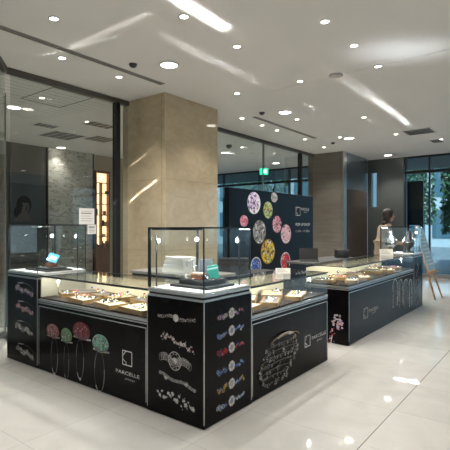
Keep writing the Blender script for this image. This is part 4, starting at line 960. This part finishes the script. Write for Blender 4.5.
edges=[(0,1),(1,2),(2,3),(3,4),(4,5),(0,6),(6,7),(7,8),(8,9),(0,10),(10,11),(11,12),(12,13),(3,14),(14,15),(15,16),(16,17),(3,18),(18,19),(19,20),(20,21)]
skin_mesh('body',W,verts,edges,SK)
for s_,(hx,hy,hz) in ((1,(.36,.16,1.055)),(-1,(.35,-.19,1.075))):
    for k,(dy,L) in enumerate(((-.024,.060),(-.008,.072),(.008,.068),(.024,.052))):
        skin_mesh('finger',W,[((hx-.01,hy+dy*.8,hz),.009),((hx+.03+L*.3,hy+dy,hz+.004),.009),((hx+.03+L*.7,hy+dy,hz-.010),.008),((hx+.03+L*.95,hy+dy,hz-.028),.007)],[(0,1),(1,2),(2,3)],SK,0,1)
    skin_mesh('thumb',W,[((hx-.02,hy-s_*.02,hz),.010),((hx+.01,hy-s_*.045,hz+.0),.010),((hx+.04,hy-s_*.05,hz-.012),.008)],[(0,1),(1,2)],SK,0,1)
hd=Vector((.125,0,1.625))
mb=MB(); mb.ball(hd,.098,SK,24,(1.0,.80,1.18)); mb.ball(hd+Vector((.035,0,-.065)),.058,SK,16,(1,.8,.8)); mb.ball(hd+Vector((.103,0,-.012)),.018,SK,10,(1.1,.7,1.3)); 
mb.ball(hd+Vector((-.005,.078,-.01)),.022,SK,10,(.7,.4,1.3)); mb.ball(hd+Vector((-.005,-.078,-.01)),.022,SK,10,(.7,.4,1.3)); ho=mb.build('head',W,False)
LIP=mat('lips',(.35,.08,.07),.4); EYE=mat('eye_dark',(.02,.015,.012),.2)
mb=MB(); mb.ball(hd+Vector((.088,.0,-.062)),.016,LIP,10,(.6,1.2,.4)); mb.build('mouth',ho,False)
for s_ in(-1,1): MB().ball(hd+Vector((.084,s_*.032,.012)),.011,EYE,8,(.6,1,.7)).build('eye',ho,False); MB().tube([hd+Vector((.092,s_*.018,.032)),hd+Vector((.082,s_*.05,.034))],.003,HAIR,6).build('eyebrow',ho,False)
mb=MB(); mb.ball(hd+Vector((-.026,0,.028)),.112,HAIR,22,(1,.90,1.10)); mb.ball(hd+Vector((-.055,0,-.06)),.10,HAIR,18,(.85,1.05,1.3)); mb.ball(hd+Vector((-.085,0,-.17)),.085,HAIR,16,(.8,1.2,1.3)); mb.ball(hd+Vector((.03,0,.085)),.06,HAIR,16,(1.1,1.1,.6)); mb.build('hair',W,False)
# coat, blouse, trousers as clothes over the body
skin_mesh('coat',W,[((-.03,0,.72),(.20,.15)),((-.02,0,.95),(.165,.145)),((.0,0,1.10),(.145,.13)),((.02,0,1.26),(.15,.125)),((.035,0,1.38),(.125,.11)),((.04,0,1.43),(.07,.08)),
   ((.05,.18,1.40),.068),((.09,.235,1.14),.055),((.25,.19,1.075),.042),((.05,-.18,1.40),.068),((.07,-.235,1.14),.055),((.24,-.21,1.095),.042)],
   [(0,1),(1,2),(2,3),(3,4),(4,5),(4,6),(6,7),(7,8),(4,9),(9,10),(10,11)],COAT,1)
skin_mesh('blouse',W,[((.10,0,.98),(.08,.08)),((.11,0,1.12),(.085,.075)),((.125,0,1.26),(.085,.075)),((.12,0,1.38),(.065,.06)),((.10,0,1.45),(.04,.05))],[(0,1),(1,2),(2,3),(3,4)],GREY,0)
skin_mesh('trousers',W,[((0,0,.93),(.14,.13)),((0,.09,.84),.098),((.01,.09,.48),.072),((-.01,.09,.12),.06),((0,-.09,.84),.098),((.03,-.09,.48),.072),((.02,-.09,.12),.06)],[(0,1),(1,2),(2,3),(0,4),(4,5),(5,6)],TROU,0)
for s_,x in((1,0),(-1,.03)): MB().box((x-.06,s_*.09-.042,0),(x+.19,s_*.09+.042,.022),BLACKM,.008).box((x-.06,s_*.09-.04,.02),(x+.17,s_*.09+.04,.075),BLACKM,.02).build('shoe',W,False)

# ---------------------------------------------------------------- narrow area lamps added below the ceiling to imitate reflected daylight streaks
def streak_lamp(pxa,pya,pxb,pyb,w,power,col=(1,.98,.93)):
    a=onz(CZ,pxa,pya); b=onz(CZ,pxb,pyb); m=(a+b)/2; L=(b-a).length; d=(b-a).normalized()
    l=bpy.data.lights.new('ceiling_streak_lamp','AREA'); l.shape='RECTANGLE'; l.size=L; l.size_y=w; l.energy=power*L*w*5; l.color=col; l.spread=R(2.5)
    o=bpy.data.objects.new('ceiling_streak_lamp',l); o.location=(m.x,m.y,CZ-.75); o.rotation_euler=(PI,0,0); 
    o.rotation_mode='XYZ'; ang=math.atan2(d.y,d.x); o.matrix_world=Matrix.Translation(o.location)@Matrix.Rotation(ang,4,'Z')@Matrix.Rotation(PI,4,'X'); COL.objects.link(o)

# ---------------------------------------------------------------- world and camera
wd=bpy.data.worlds.new('World'); S.world=wd; wd.use_nodes=True; n=wd.node_tree.nodes; l=wd.node_tree.links
bg=n['Background']; tc=n.new('ShaderNodeTexCoord'); sx=n.new('ShaderNodeSeparateXYZ'); cr=n.new('ShaderNodeValToRGB')
l.new(tc.outputs['Generated'],sx.inputs[0]); l.new(sx.outputs[2],cr.inputs[0]); e=cr.color_ramp.elements; e[0].position=0; e[0].color=(.62,.80,.92,1); e[1].position=.6; e[1].color=(.30,.52,.80,1)
l.new(cr.outputs[0],bg.inputs[0]); bg.inputs[1].default_value=1.0
sl=bpy.data.lights.new('sun','SUN'); sl.energy=4.5; sl.angle=R(2); sl.color=(.85,.95,1); so=bpy.data.objects.new('sun',sl); so.rotation_euler=Vector((-.15,.55,-.8)).to_track_quat('-Z','Y').to_euler(); COL.objects.link(so)
cam=bpy.data.cameras.new('camera'); co=bpy.data.objects.new('camera',cam); COL.objects.link(co); S.camera=co
cam.sensor_width=36; cam.sensor_fit='HORIZONTAL'; cam.lens=FPX/450*36; cam.shift_y=(HZ-225)/450; cam.clip_start=.05
co.location=(0,0,H); co.rotation_euler=(PI/2,0,T)
streak_lamp(172,-4,226,30,.16,1.0); streak_lamp(186,-4,236,30,.04,.7); streak_lamp(160,33,256,79,.05,.28); streak_lamp(168,42,258,84,.04,.22); streak_lamp(322,66,366,97,.05,.22); streak_lamp(340,72,374,94,.03,.22); streak_lamp(372,96,408,124,.13,.55)
l=bpy.data.lights.new('ceiling_glow_lamp','AREA'); l.shape='ELLIPSE'; l.size=1.0; l.size_y=.45; l.spread=R(40); l.energy=.75; l.color=(.85,.92,1)  # soft lamp added in mid-air to make a bluish glow on the ceiling
o=bpy.data.objects.new('ceiling_glow_lamp',l); q=onz(CZ,402,51); o.matrix_world=Matrix.Translation((q.x,q.y,CZ-1.3))@Matrix.Rotation(T,4,'Z')@Matrix.Rotation(PI,4,'X'); COL.objects.link(o)
streak_lamp(40,56,116,37,.05,.2); streak_lamp(70,47,150,13,.08,.14); streak_lamp(300,101,334,119,.05,.2); streak_lamp(362,117,384,128,.04,.3)
for (ax,ay,bx_,by_,w_,p_) in ((124,207,139,194,.035,9),(141,192,157,180,.035,9),(130,166,146,154,.03,2.5)):
    a=ony(4.607,ax,ay); b=ony(4.607,bx_,by_); m_=(a+b)/2; L=(b-a).length; l=bpy.data.lights.new('pillar_streak_lamp','AREA'); l.shape='RECTANGLE'; l.size=L; l.size_y=w_; l.energy=p_*L*w_; l.spread=R(3); l.color=(1,.98,.93)  # narrow lamps added before the pillar to throw streaks on its face
    X_=(b-a).normalized(); Z_=Vector((0,-1,0)); Y_=Z_.cross(X_); o=bpy.data.objects.new('pillar_streak_lamp',l); o.matrix_world=Matrix.Translation(m_+Vector((0,-.35,0)))@Matrix((X_,Y_,Z_)).transposed().to_4x4(); COL.objects.link(o)
for o in (JP[k] for k in range(8) if k not in jused):
    for c in list(o.children): bpy.data.objects.remove(c)
    bpy.data.objects.remove(o)
S.cycles.transparent_max_bounces=40; S.cycles.max_bounces=10; S.cycles.sample_clamp_indirect=4
vs=S.view_settings; vs.view_transform='Standard'; vs.look='None'; vs.gamma=1; vs.use_curve_mapping=False; vs.exposure=0.60
